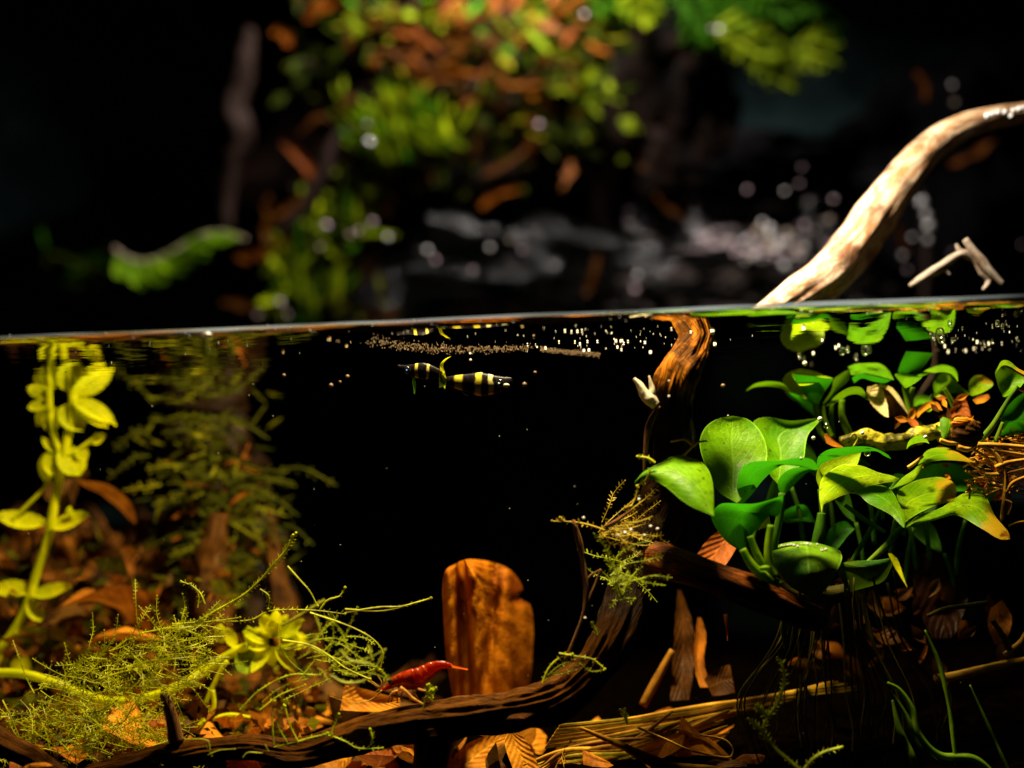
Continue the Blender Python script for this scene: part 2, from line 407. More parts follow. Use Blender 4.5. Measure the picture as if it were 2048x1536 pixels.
# ------------------------------------------------------------------ the setting
def build_setting():
    g = G()
    hw = 44
    nx, ny = 60, 30
    # water surface sheet, from the front pane to the back
    for i in range(ny + 1):
        y = GLASS_Y + (79.0 - GLASS_Y) * (i / ny) ** 1.5
        for k in range(nx + 1):
            x = -hw + 2 * hw * k / nx
            g.v.append(Vector((x, y, WATER_Z))); g.u.append((x, y))
    for i in range(ny):
        for k in range(nx):
            a = i * (nx + 1) + k
            g.f.append((a, a + 1, a + nx + 2, a + nx + 1))
    w = g.build('water_surface', M['water']); tag(w, kind='structure')
    g = G(); nx = 160
    prof = [(0.0, 0.0), (-.10, .006), (-.20, .018), (-.30, .036), (-.38, .056), (-.44, .078), (-.48, .100), (-.50, .122)]
    for j, (dy, dz) in enumerate(prof):
        for k in range(nx + 1):
            x = -12 + 24 * k / nx
            wob = 1 + .14 * nz(x * .6, 1.3) + .05 * max(min(x, 6), -6)
            g.v.append(Vector((x, GLASS_Y + dy, WATER_Z - .002 + dz * wob))); g.u.append((x, j / (len(prof) - 1)))
    for j in range(len(prof) - 1):
        for k in range(nx):
            a = j * (nx + 1) + k
            g.f.append((a, a + 1, a + nx + 2, a + nx + 1))
    e = g.build('water_edge', M['edge'], w)
    # floor of soil rising to the back
    g = G(); nx, ny = 90, 40
    for i in range(ny + 1):
        y = 26 + 54 * i / ny
        for k in range(nx + 1):
            x = -36 + 72 * k / nx
            z = floor_z(y) + .35 * nz(x * .5, y * .5) + .12 * nz(x * 2, y * 2)
            g.v.append(Vector((x, y, z))); g.u.append((x, y))
    for i in range(ny):
        for k in range(nx):
            a = i * (nx + 1) + k
            g.f.append((a, a + 1, a + nx + 2, a + nx + 1))
    tag(g.build('ground', M['soil']), kind='structure')
    g = G()
    for i in range(2):
        for k in range(41):
            x = -44 + 88 * k / 40
            g.v.append(Vector((x, 80, -6 if i == 0 else 60))); g.u.append((x, i))
    for k in range(40): g.f.append((k, k + 1, k + 42, k + 41))
    tag(g.build('back_wall', M['wall']), kind='structure')

def floor_z(y): return -3.75 + (min(y, 46) - 32) * .105
build_setting()

# ------------------------------------------------------------------ blades shared by mosses and ferns
BLADES = {}
def blade_mesh(mat, kind):
    key = (mat, kind)
    if key not in BLADES:
        g = G(); n, m = 7, 3
        curl = (0.18, -0.25, .4)[kind % 3]
        for i in range(n):
            v = i / (n - 1)
            w = .5 * (math.sin(math.pi * min(1, v * .93 + .07)) ** .7) if kind < 3 else .5 * math.sin(math.pi * (v * .9 + .1)) ** .45
            for j in range(m):
                u = j - 1
                g.v.append(Vector((u * w, v, curl * v * v + .10 * abs(u)))); g.u.append((j / 2, v))
        for i in range(n - 1):
            for j in range(m - 1):
                a = i * m + j
                g.f.append((a, a + 1, a + m + 1, a + m))
        me = bpy.data.meshes.new('blade'); me.from_pydata(g.v, [], g.f)
        uv = me.uv_layers.new(name='UVMap'); fl = []
        for l in me.loops: fl += g.u[l.vertex_index]
        uv.data.foreach_set('uv', fl)
        me.polygons.foreach_set('use_smooth', [True] * len(me.polygons)); me.materials.append(M[mat])
        BLADES[key] = me
    return BLADES[key]

def blade(name, mat, base, d, length, width, parent, up=None, kind=None):
    d = Vector(d).normalized()
    up = Vector(up) if up is not None else Vector((random.uniform(-.5, .5), -1, random.uniform(0, 1)))
    x = d.cross(up).normalized(); z = x.cross(d)
    o = bpy.data.objects.new(name, blade_mesh(mat, random.randrange(3) if kind is None else kind)); COL.objects.link(o)
    m = Matrix.Identity(4)
    for r in range(3):
        m[r][0], m[r][1], m[r][2] = x[r] * width, d[r] * length, z[r] * length
    base = Vector(base); WORLD[o] = base
    if parent is not None:
        o.parent = parent; m.translation = base - WORLD[parent]
    else: m.translation = base
    o.matrix_local = m
    return o

def U(px, d): return px / FPX * d              # photo pixels at distance d -> units

def pxp(pts, d):
    """[(px,py) or (px,py,d)] -> points"""
    return [S(p[0], p[1], p[2] if len(p) > 2 else d) for p in pts]

def stem(name, pts, r, d, mat, parent, seg=8, n=20, **k):
    rr = r if isinstance(r, (list, tuple)) else [r]
    return G().tube(pxp(pts, d), [U(x, d) for x in rr], seg, n, **k).build(name, M[mat], parent)

def pleaf(L, R, d, ky=0.0, kx=0.0, bul=0.0, mat='leaf', parent=None, name='leaf', rip=.09, fold=None, Mid=None, n=24, m=9, mo=0.0):
    """a leaf blade between two margins given in photo pixels; ky, kx lean it (units of depth per 100 px), bul hollows it"""
    cx = sum(p[0] for p in L + R) / len(L + R); cyy = sum(p[1] for p in L + R) / len(L + R)
    def D(p): return d - ky * (p[1] - cyy) / 100 + kx * (p[0] - cx) / 100 + (p[2] if len(p) > 2 else 0)
    Lp = [S(p[0], p[1], D(p)) for p in L]; Rp = [S(p[0], p[1], D(p)) for p in R]
    if Mid: Mp = spl([S(p[0], p[1], D(p) + mo) for p in Mid], n)
    else:
        Ls, Rs = spl(Lp, n), spl(Rp, n)
        Mp = []
        for i, (a, b) in enumerate(zip(Ls, Rs)):
            v = i / (n - 1)
            Mp.append((a + b) / 2 + Vector((0, bul, -.15 * abs(bul))) * math.sin(math.pi * v) + Vector((0, mo, 0)))
    return G().sheet(Lp, Rp, Mp, n, m, fold, rip, d + cx).build(name, M[mat], parent)

# ------------------------------------------------------------------ driftwood
t = thing('driftwood_branch', 'long dark driftwood trunk breaking the water surface, its low arm carrying the red shrimp', 'driftwood', S(860, 1500, 31.2))
g = G()
g.tube(pxp([(1402, 650, 31.6), (1393, 672, 31.5), (1376, 715, 31.2), (1350, 765, 30.9), (1345, 830, 31.2), (1350, 920, 31.8),
            (1330, 1010, 32.1), (1292, 1100, 32.1), (1256, 1190, 31.8), (1226, 1270, 31.2), (1180, 1345, 31.1), (1110, 1400, 31.0), (1010, 1424, 31.0), (905, 1438, 31.0),
            (800, 1452, 31.0), (700, 1476, 31.1), (600, 1506, 31.1), (500, 1494, 31.2), (410, 1502, 31.3), (310, 1522, 31.5), (180, 1560, 31.6)], 31),
           [U(r, 31) for r in (35, 36, 40, 46, 54, 50, 48, 47, 44, 45, 48, 46, 45, 43, 41, 36, 29, 26, 27, 30, 34)], 80, 340, amp=.20, fr=(3.0, 1.1), ridge=.13, seed=2.2)
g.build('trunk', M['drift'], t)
g = G().tube(pxp([(872, 1455, 31.1), (866, 1500, 31.3), (846, 1580, 31.6)], 31), [U(r, 31) for r in (50, 36, 34)], 24, 30, amp=.15, ridge=.15, seed=9)
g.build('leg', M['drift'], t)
g = G().tube(pxp([(352, 1482, 31.3), (345, 1440, 31.2), (332, 1396, 31.1), (329, 1384, 31.1)], 31), [U(r, 31) for r in (17, 14, 12, 10)], 14, 20, amp=.2, ridge=.25, seed=4)
g.build('twig_stub', M['twig'], t)
g = G().tube(pxp([(1310, 1122, 31.2), (1350, 1130, 30.8), (1420, 1154, 30.6), (1500, 1184, 30.6), (1580, 1218, 30.9), (1640, 1240, 31.6)], 31), [U(r, 31) for r in (42, 36, 34, 36, 34, 26)], 28, 60, amp=.16, ridge=.2, seed=6)
g.build('side_limb', wood('red_limb', (.075, .018, .003), (.20, .052, .006), (.012, .004, .002), spec=.04), t)
g = G().sheet(pxp([(1342, 1086), (1335, 1105), (1330, 1130)], 31.05), pxp([(1342, 1086), (1362, 1108), (1392, 1126)], 31.0), n=8, m=5)
g.build('bark_flake', M['leaf_dead_red'], t)
g = G().tube(pxp([(1318, 812), (1300, 850), (1292, 900), (1288, 950)], 30.7), [U(r, 31) for r in (5, 7, 5, 2)], 8, 16, amp=.4).build('bark_strip', M['twig'], t)
b = G().tube(pxp([(1312, 812), (1300, 800), (1288, 786), (1279, 770), (1268, 757)], 30.6), [U(r, 31) for r in (9, 13, 11, 7, 3)], 20, 40, amp=.22, fr=(3, 4))
b.tube(pxp([(1300, 800), (1304, 780), (1301, 764), (1298, 752)], 30.6), [U(r, 31) for r in (9, 6, 4, 1.5)], 12, 20, amp=.25, fr=(3, 4))
b.build('white_bud', M['white_bud'], t)
for q, rr in (([(1372, 905), (1385, 890), (1383, 850), (1379, 830)], 3), ([(1385, 890), (1370, 878), (1341, 883)], 4), ([(1385, 893), (1398, 884), (1415, 882)], 3), ([(1372, 905), (1362, 918), (1356, 940)], 3)):
    stem('rootlet', q, [rr, rr, rr * .6], 31.0, 'root', t, 6, 12)

t = thing('arching_branch', 'thick pale bare branch arching from the upper right down into the water', 'branch', S(1540, 620, 35))
g = G().tube(pxp([(2130, 214, 38.6), (2050, 225, 38.2), (1960, 243, 37.8), (1885, 278, 37.4), (1815, 345, 37.0), (1762, 415, 36.6), (1712, 485, 36.2), (1655, 552, 35.7), (1588, 600, 35.2), (1535, 640, 34.8), (1500, 668, 34.4)], 37),
           [U(r, 37) for r in (16, 18, 30, 41, 44, 46, 46, 44, 41, 37, 34)], 48, 160, amp=.12, fr=(2, .5), ridge=.06, seed=11)
g.build('limb', M['pale_wood'], t)
for i, (x, y, r) in enumerate(((1975, 232, 11), (1985, 228, 9), (1996, 225, 10), (2010, 224, 9), (2026, 221, 8), (2038, 218, 9), (2022, 232, 8), (2046, 216, 8))):
    o = G().ball(S(x, y, 36.6), U(r * .6, 37), 10, 7).build('water_drop', M['drop'])
    tag(o, 'tiny bright water drop in the row on the thin end of the pale arching branch', 'water drop', 'water drops along the pale branch')

t = thing('forked_twig', 'small pale forked twig sticking up behind the waterline right of the pale branch', 'twig', S(1900, 580, 35.5))
def tw(pts, rr, nm, p, d=35.2, mat='pale_twig'): return G().tube(pxp(pts, d), [U(r, d) for r in rr], 10, 30, amp=.2, fr=(2, 2), ridge=.1, seed=pts[0][0]).build(nm, M[mat], p)
tw([(1820, 572), (1850, 552), (1885, 530), (1915, 510), (1935, 505)], (5, 9, 8, 9, 6), 'stick', t)
tw([(1925, 505), (1948, 520), (1965, 545), (1978, 560), (1966, 580)], (8, 7, 6, 8, 4), 'stick', t)
tw([(1858, 548), (1878, 545), (1890, 540), (1900, 550)], (5, 6, 4, 2), 'spur', t)
tw([(1912, 488), (1918, 500), (1928, 506)], (3, 5, 6), 'spur', t)
t2 = thing('broken_stick', 'short orange brown broken stick leaning across the pale forked twig', 'stick', S(1990, 560, 35))
tw([(1930, 478), (1945, 500), (1962, 520), (1985, 548), (2006, 568)], (6, 6, 9, 10, 5), 'stick', t2, 35.0, 'pale_twig')

# dark driftwood end, bottom left
t = thing('driftwood_piece', 'dark broken driftwood end lying in the bottom left corner under moss', 'driftwood', S(60, 1530, 31))
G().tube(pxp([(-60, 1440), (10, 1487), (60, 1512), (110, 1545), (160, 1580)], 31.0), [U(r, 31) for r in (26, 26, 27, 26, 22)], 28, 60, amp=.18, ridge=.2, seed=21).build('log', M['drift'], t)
G().ball(S(75, 1534, 30.1), U(22, 30), 12, 8, (1.4, .4, .35), .4, 2, 3).build('broken_face', M['leaf_tan'], t)

# ------------------------------------------------------------------ standing and fallen leaves
def crease(u, v, p):
    q = p.x / p.y * FPX + 1024 - SA * (HORIZON - 1250); f = 0.0
    for c, w, a in ((926, 8, 1.5), (983 + 12 * (1 - v), 7, 1.1 * max(0, 1 - v * 1.3)), (1024 - 70 * v, 7, .35), (950, 14, -.45), (1005, 18, -.35), (905, 8, -.3)): f += a * math.exp(-((q - c) / w) ** 2)
    return f * min(1, v * 6) - .55 * math.sin(math.pi * u) - .08 * math.cos(q * .21)
L = [(915, 1126), (893, 1140), (885, 1165), (886, 1220), (890, 1290), (896, 1340), (910, 1410)]
R = [(940, 1118), (975, 1122), (1008, 1133), (1030, 1150), (1046, 1178), (1036, 1190), (1046, 1201), (1060, 1210), (1066, 1240), (1066, 1290), (1062, 1350), (1052, 1410)]
o = pleaf(L, R, 35.2, -.10, 1.0, 0, 'leaf_standing', None, 'dead_leaf', .05, crease, n=40, m=33)
tag(o, 'large orange brown dead leaf standing upright behind the low wood arm', 'dead leaf')
pl = [('red brown pointed leaf sliver behind the broad green stems', [(1470, 1035), (1410, 1085), (1370, 1150)], [(1490, 1055), (1470, 1100), (1430, 1160)], 33, 'leaf_dead_red'),
      ('tall dull brown leaf standing in the dark below the side limb', [(1355, 1178), (1350, 1240), (1345, 1330), (1340, 1400)], [(1362, 1180), (1385, 1250), (1388, 1330), (1378, 1400)], 35, 'leaf_dim_brown'),
      ('narrow rusty leaf strip standing right of the tall dull brown leaf', [(1395, 1235), (1388, 1290), (1390, 1340), (1400, 1375)], [(1402, 1235), (1412, 1270), (1408, 1320), (1420, 1375)], 34.5, 'leaf_dead'),
      ('thin rusty splinter hanging under the side limb', [(1446, 1228), (1450, 1250), (1455, 1282)], [(1455, 1228), (1457, 1255), (1456, 1282)], 33, 'leaf_dead'),
      ('small curled brown leaf hanging at the right end of the side limb', [(1515, 1208), (1530, 1190), (1548, 1186), (1560, 1195)], [(1520, 1215), (1535, 1222), (1545, 1214), (1560, 1195)], 31, 'leaf_dead_red'),
      ('crumpled rusty leaf lying where the straw bundle meets the standing strips', [(1408, 1358), (1430, 1340), (1460, 1330)], [(1425, 1392), (1450, 1388), (1470, 1385)], 34, 'leaf_dim_brown'),
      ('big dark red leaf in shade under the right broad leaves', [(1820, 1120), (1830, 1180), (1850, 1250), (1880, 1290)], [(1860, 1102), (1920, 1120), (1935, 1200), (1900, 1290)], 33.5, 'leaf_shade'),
      ('crumpled orange leaf at the right edge above the crossing stick', [(1980, 1215), (1975, 1250), (1990, 1290)], [(2005, 1200), (2024, 1235), (2010, 1285)], 33.5, 'leaf_dead'),
      ('small orange leaf chip in the dark right of the big dark red leaf', [(1915, 1240), (1914, 1260), (1917, 1280)], [(1932, 1240), (1936, 1255), (1920, 1282)], 34, 'leaf_dead'),
      ('orange leaf sliver glowing between the hanging roots', [(1736, 1332), (1745, 1320), (1762, 1308)], [(1740, 1334), (1752, 1328), (1762, 1312)], 34, 'leaf_dead'),
      ('pointed orange leaf tip among roots below the dark red leaf', [(1852, 1290), (1842, 1310), (1835, 1328)], [(1856, 1292), (1850, 1310), (1837, 1330)], 34, 'leaf_dead'),
      ('flat orange leaf behind the shrimp antennae', [(690, 1370), (740, 1382), (800, 1396)], [(680, 1420), (740, 1424), (800, 1420)], 33.2, 'leaf_tan'),
      ('curled pale ribbed leaf tube standing under the wood arm', [(1012, 1465), (1010, 1490), (1025, 1536), (1040, 1570)], [(1035, 1464), (1052, 1480), (1068, 1510), (1085, 1560)], 32, 'leaf_tan'),
      ('pale folded leaf lying just below the wood leg', [(890, 1536), (930, 1490), (990, 1468)], [(930, 1560), (980, 1530), (1020, 1480)], 33, 'leaf_tan'),
      ('yellow leaf edge catching light at the right foot of the wood leg', [(800, 1490), (822, 1480), (832, 1500)], [(805, 1500), (818, 1502), (830, 1512)], 32.2, 'leaf_tan')]
for lab, L, R, d, mat in pl:
    o = pleaf(L, R, d, .5, .1, .12, mat, None, 'dead_leaf', .10); tag(o, lab, 'dead leaf')

def litter(px, py, d, size, mat, label, group):
    """a curled dead leaf lying on the ground at a pixel"""
    c = S(px, py, d); a = random.uniform(0, 6.28); L = size; Wd = size * random.uniform(.35, .55)
    ti, ro = random.uniform(-.5, .9), random.uniform(-.6, .6)
    m = Matrix.Rotation(a, 3, 'Z') @ Matrix.Rotation(ti, 3, 'X') @ Matrix.Rotation(ro, 3, 'Y')
    cu, cc = random.uniform(-.5, .5), random.uniform(.1, .7) * random.choice((-1, 1)); sd = random.uniform(0, 99)
    l, r, mm = [], [], []
    for i in range(9):
        v = i / 8; w = Wd * math.sin(math.pi * v) ** .75 * (1 + .25 * nz(v * 5, sd)); y = (v - .5) * L; z = cu * L * (v - .5) ** 2 * 2 + .06 * L * nz(v * 4, sd + 5)
        l.append(c + m @ Vector((-w * .8, y, z + cc * w))); r.append(c + m @ Vector((w * .8, y, z + cc * w * random.uniform(.6, 1.2)))); mm.append(c + m @ Vector((0, y, z)))
    o = G().sheet(l, r, mm, 18, 7, None, .12, sd).build('dead_leaf', M[mat])
    return tag(o, label, 'dead leaf', group)
TONE = {'leaf_dead': 'rusty brown', 'leaf_tan': 'tan', 'leaf_litter_dark': 'dark brown', 'leaf_dead_red': 'red brown'}
for i in range(70):
    x = random.uniform(-20, 900); d = random.uniform(32.4, 41)
    y = 1565 - (d - 31) * 24 + random.uniform(-26, 18)
    mat = random.choices(('leaf_dead', 'leaf_tan', 'leaf_litter_dark', 'leaf_dead_red'), (5, 2, 4, 3))[0]
    if x > 560 and d > 37: mat = 'leaf_litter_dark'
    sz = random.uniform(.8, 2.0)
    zone = 'below the yellow stem plant' if x < 200 else 'under the thread moss tuft' if x < 400 else 'below the yellow leaf rosette' if x < 600 else 'behind the shrimp'
    litter(x, y, d, sz, mat, '%s %s dead leaf lying %s%s' % ('small curled' if sz < 1.25 else 'large curled' if sz > 1.65 else 'curled', TONE[mat], 'far back ' if d > 36.5 else '', zone), 'dead leaves on the left ground')
for i in range(26):
    x = random.uniform(880, 1500); d = random.uniform(32.2, 35)
    mt = random.choice(('leaf_dead', 'leaf_tan', 'leaf_litter_dark')); sz = random.uniform(.9, 1.9)
    litter(x, 1560 - (d - 31) * 24 + random.uniform(-10, 20), d, sz, mt, '%s %s leaf lying %s' % ('small' if sz < 1.3 else 'broad', TONE[mt], 'under the bend of the wood arm' if x < 1090 else 'under the fanned left end of the straw' if x < 1300 else 'under the right half of the straw bundle'), 'dead leaves under the straw')
for x, y, d, s, mat, lab in ((215, 1000, 38.5, 1.9, 'leaf_dead', 'upright brown leaf right of the yellow stem plant, tip pointing up right'), (150, 985, 39.5, 1.6, 'leaf_litter_dark', 'dim brown leaf seen just behind the yellow stems'),
                        (225, 1215, 36.8, 2.4, 'leaf_dead', 'large rusty leaf lying behind the arched yellow runner'), (250, 1255, 36, 1.8, 'leaf_tan', 'pale rusty leaf propped below the large rusty leaf'),
                        (120, 1230, 37.5, 2.0, 'leaf_litter_dark', 'dark leaf behind the lowest leaf pair of the yellow stem plant'), (480, 1500, 33.5, 2.2, 'leaf_tan', 'flat tan leaf showing above the left arm of the driftwood'),
                        (300, 1478, 33.2, 2.6, 'leaf_tan', 'broad tan leaf left of the broken twig stub')):
    litter(x, y, d, s, mat, lab, None)

g = G(); nx, ny = 110, 34
for k in range(ny + 1):
    for i in range(nx + 1):
        x = -60 + 760 * i / nx; q = k / ny
        top = 1010 + 90 * nz(x * .006, 2) + 60 * nz(x * .02, 7) + max(0, x - 430) * 1.4
        y = 1400 + (top - 1400) * q ** .8; d = 38.0 + 4.5 * q + 1.1 * nz(x * .02, y * .02, 5) + .45 * nz(x * .07, y * .07, 9)
        g.v.append(S(x, y, d)); g.u.append((i / nx, q))
for k in range(ny):
    for i in range(nx):
        a = k * (nx + 1) + i; g.f.append((a, a + 1, a + nx + 2, a + nx + 1))
def mulch_mat():
    t = NT('mulch'); p = t.pos(); n = t.noise(t.scalev(p, (1, 1, .55)), 1.5, 5, .7)
    col = t.mix(t.step(n, .42, .66), (.010, .004, .0008), (.26, .085, .006))
    return t.done(t.bsdf(col, .8, .05, t.bump(t.noise(p, 4, 5), .9, .2)))
tag(g.build('leaf_mulch', mulch_mat()), 'amber brown bank of rotting leaf mulch behind the yellow plant', 'mulch', kind='stuff')
for mat, cnt in (('leaf_dead', 260), ('leaf_litter_dark', 320), ('moss_olive', 150), ('moss_olive_dark', 260), ('leaf_tan', 90)):
    g = G()
    for i in range(cnt):
        x = random.uniform(-20, 640); d = random.uniform(33, 41); y = 1540 - (d - 31) * 30 - random.random() ** 2 * 230 * (d > 36) + random.uniform(-20, 20)
        if x > 470 and y < 1290 - (x - 470) * .2: continue
        b = S(x, y, d); a = random.uniform(0, 6.28); L = U(random.uniform(14, 52), d); w = L * random.uniform(.08, .35)
        dr = Vector((math.cos(a), random.uniform(-.8, .3), math.sin(a) * .7)).normalized(); q = dr.cross(Vector((random.uniform(-.5, .5), 1, .5))).normalized() * w
        g.quad(b, b + dr * L * .5 - q + Vector((0, 0, L * .12)), b + dr * L, b + dr * L * .5 + q)
    tag(g.build('leaf_crumbs', M[mat]), 'crumbled bits of leaf and moss strewn over the left ground', 'leaf crumbs', kind='stuff')
# straw bundle
t = thing('straw_bundle', 'fan of dry yellow straw fibres lying along the ground right of the wood arm', 'straw', S(1300, 1470, 33))
for i in range(46):
    k = i / 45; j = random.uniform(-1, 1)
    if i < 24: q = [(1690 + 30 * j, 1368 + 22 * k + 8 * j, 34.2), (1520, 1398 + 36 * k, 33.8), (1380, 1422 + 46 * k + 6 * j, 33.4), (1240, 1440 + 66 * k, 33.0), (1120 - 60 * k, 1450 + 90 * k, 32.7)]
    else: q = [(1400 + 60 * j, 1420 + 60 * random.random(), 33.2), (1250, 1455 + 60 * k + 14 * j, 32.7), (1130, 1462 + 70 * k, 32.4), (1020 + 120 * random.random(), 1475 + 95 * k, 32.0)]
    if i % 7 == 3: q = [(1160, 1455, 32.4), (1240, 1490, 32.2), (1330 + 20 * j, 1530, 32.1), (1440, 1540, 32), (1500 + 40 * j, 1560, 32)]
    G().tube(pxp(q, 33), [U(r, 33) for r in (3, random.uniform(3, 9), random.uniform(4, 12), random.uniform(3, 9), 2)], 6, 22, amp=.15, flat=.35, seed=i).build('fibre', M[random.choice(('straw', 'straw', 'straw_dark', 'straw_dark', 'straw_olive'))], t)
t = thing('fibre_loop', 'thin brown fibre curling in a loop right of the straw bundle', 'fibre', S(1440, 1500, 32))
stem('strand', [(1275, 1455), (1330, 1478), (1380, 1500), (1430, 1512), (1460, 1514), (1466, 1500), (1450, 1480), (1400, 1470)], [2.2], 31.6, 'root', t, 6, 40)
t = thing('leaning_reed', 'yellow reed stalk leaning in the dark left of the dull brown leaf', 'reed', S(1290, 1400, 34))
stem('stalk', [(1345, 1300), (1318, 1350), (1285, 1412)], [6, 9, 8], 34.5, 'straw_dark', t, 8, 14)
for i, (q, r, lab) in enumerate((([(2060, 1318), (1980, 1335), (1910, 1352), (1870, 1358)], 10, 'dull brown stick crossing low at the right edge'),
                            ([(2055, 1262), (2040, 1285), (2010, 1310)], 6, 'short brown stick end above the crossing stick at right'),
                            ([(1985, 1240), (2005, 1270), (2020, 1300)], 7, 'dim sloping stick below the crumpled orange leaf'),
                            ([(1855, 1232), (1890, 1217), (1930, 1212), (1975, 1206)], 6, 'slender greenish stick curving under the big dark red leaf'))):
    stem('stick', q, [r * .7, r, r], 33, 'root_dark' if i > 1 else 'root', tag(_link('dead_stick', None, S(*q[0], 33), None), lab, 'stick'), 8, 20, amp=.2)

# thin twig rising by the trunk
t = thing('slender_twig', 'slender brown forked twig rising just left of the trunk', 'twig', S(1140, 1310, 30.6))
tw([(1147, 1040), (1156, 1085), (1166, 1130), (1172, 1175), (1168, 1225), (1152, 1270), (1128, 1325)], (4, 5, 5, 6, 5, 4, 3), 'stick', t, 30.6, 'twig')
tw([(1152, 1050), (1162, 1080), (1167, 1110)], (2, 3, 3), 'spur', t, 30.55, 'twig')
tw([(1202, 1138), (1192, 1165), (1180, 1195), (1170, 1225)], (3, 4, 4, 3), 'stick', t, 30.6, 'twig')
tw([(1172, 1160), (1185, 1148), (1200, 1140)], (3, 3, 2), 'spur', t, 30.6, 'twig')
tw([(1210, 1053), (1235, 1040), (1262, 1021)], (3, 4, 3), 'spur', t, 30.6, 'twig')

# ------------------------------------------------------------------ broad-leaf plants
P1 = thing('broad_leaf_plant', 'largest broad leaved green plant with a round upright leaf, roots hanging below', 'plant', S(1620, 1170, 32))
def lf(L, R, d, ky, mat='leaf', p=None, **k): return pleaf(L, R, d, ky, k.pop('kx', 0), k.pop('bul', .15), mat, p or P1, 'leaf', **k)
# left arched leaf
lf([(1428, 1032), (1424, 960), (1405, 924), (1379, 914), (1357, 910), (1335, 916), (1311, 929), (1285, 946), (1268, 966)],
   [(1428, 1032), (1406, 1023), (1382, 1012), (1357, 995), (1335, 976), (1311, 962), (1290, 955), (1276, 958), (1268, 966)], 30.3, 1.1, 'leaf', bul=-.25)
# round leaf
lf([(1474, 1006), (1440, 986), (1421, 956), (1409, 927), (1402, 905), (1399, 883), (1405, 862), (1418, 848), (1440, 837), (1467, 832)],
   [(1474, 1006), (1492, 988), (1512, 962), (1531, 934), (1535, 912), (1533, 893), (1526, 872), (1514, 853), (1494, 838), (1467, 832)], 31.9, .75, 'leaf', bul=.22, m=13, n=30)
# folded front leaf
lf([(1480, 1008), (1474, 985), (1476, 952), (1486, 935), (1500, 925), (1530, 921), (1560, 921), (1592, 916), (1622, 918), (1637, 933)],
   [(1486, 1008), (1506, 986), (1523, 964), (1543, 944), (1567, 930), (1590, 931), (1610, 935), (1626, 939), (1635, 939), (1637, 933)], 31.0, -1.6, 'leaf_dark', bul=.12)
# behind, wavy
lf([(1560, 972), (1540, 950), (1530, 920), (1520, 880), (1506, 848), (1520, 837), (1545, 835), (1567, 840), (1590, 841), (1615, 838), (1639, 837)],
   [(1560, 972), (1588, 948), (1606, 918), (1611, 895), (1616, 871), (1621, 862), (1627, 855), (1634, 848), (1637, 845), (1640, 842), (1639, 837)], 33.0, .8, 'leaf', bul=.2)
lf([(1562, 990), (1556, 974), (1558, 958), (1575, 942), (1600, 935), (1636, 934)], [(1566, 990), (1582, 974), (1600, 956), (1616, 945), (1626, 940), (1636, 934)], 31.9, -.8, 'leaf_dark', bul=.1)
# low front leaf
lf([(1486, 1104), (1465, 1092), (1450, 1080), (1433, 1058), (1424, 1040), (1422, 1027), (1436, 1012), (1447, 1007), (1475, 1007), (1510, 1007), (1540, 1000), (1567, 991)],
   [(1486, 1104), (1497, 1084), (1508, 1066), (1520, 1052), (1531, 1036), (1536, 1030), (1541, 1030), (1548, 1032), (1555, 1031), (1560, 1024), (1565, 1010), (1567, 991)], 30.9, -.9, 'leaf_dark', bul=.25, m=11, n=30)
lf([(1540, 1050), (1516, 1060), (1522, 1048)], [(1540, 1064), (1540, 1042), (1538, 1031)], 31.9, .5, 'leaf_bright', bul=.02)
# narrow leaf to the right
lf([(1634, 930), (1639, 912), (1659, 898), (1687, 894), (1731, 893), (1753, 898), (1775, 909), (1782, 918)],
   [(1637, 934), (1652, 924), (1676, 915), (1705, 908), (1731, 903), (1753, 903), (1769, 912), (1782, 918)], 32.0, -3.0, 'leaf_dark', bul=.05)
lf([(1640, 980), (1632, 952), (1645, 926), (1680, 912), (1722, 905)], [(1640, 980), (1664, 958), (1695, 945), (1712, 932), (1722, 905)], 32.7, 1.0, 'leaf_bright', bul=.1)
# big bright leaf
lf([(1798, 957), (1782, 950), (1758, 945), (1727, 933), (1700, 929), (1680, 931), (1660, 943), (1644, 958), (1638, 985), (1643, 1026)],
   [(1798, 957), (1786, 963), (1768, 966), (1745, 972), (1722, 981), (1700, 986), (1681, 991), (1663, 1000), (1648, 1009), (1643, 1026)], 32.0, 1.6, 'leaf_bright', bul=-.15, m=11)
lf([(1783, 978), (1808, 953), (1832, 936), (1843, 918), (1852, 904), (1869, 896), (1895, 895), (1913, 903), (1945, 922), (1973, 940)],
   [(1783, 978), (1819, 964), (1838, 947), (1850, 929), (1873, 922), (1895, 920), (1915, 921), (1935, 924), (1955, 933), (1973, 940)], 32.2, 1.6, 'leaf_old', bul=-.08)
lf([(1808, 1022), (1800, 985), (1830, 948), (1873, 928), (1913, 928), (1941, 939), (1960, 955), (1970, 968), (1973, 984)],
   [(1808, 1022), (1840, 1003), (1880, 988), (1910, 982), (1935, 982), (1950, 984), (1960, 985), (1967, 986), (1973, 984)], 33.2, .5, 'leaf_dark', bul=.1)
lf([(1809, 1045), (1800, 1012), (1795, 985), (1819, 967), (1852, 957), (1880, 954), (1902, 961), (1912, 975), (1912, 999)],
   [(1809, 1045), (1822, 1035), (1841, 1025), (1869, 1012), (1885, 1008), (1897, 1005), (1905, 1004), (1910, 1003), (1912, 999)], 32.4, 1.4, 'leaf_old', bul=.1)
lf([(1808, 1054), (1809, 1032), (1798, 1008), (1788, 988), (1775, 975), (1753, 970), (1731, 975), (1703, 987)],
   [(1806, 1054), (1797, 1045), (1782, 1030), (1758, 1017), (1736, 1006), (1722, 993), (1714, 989), (1703, 987)], 31.4, 1.2, 'leaf', bul=-.1)
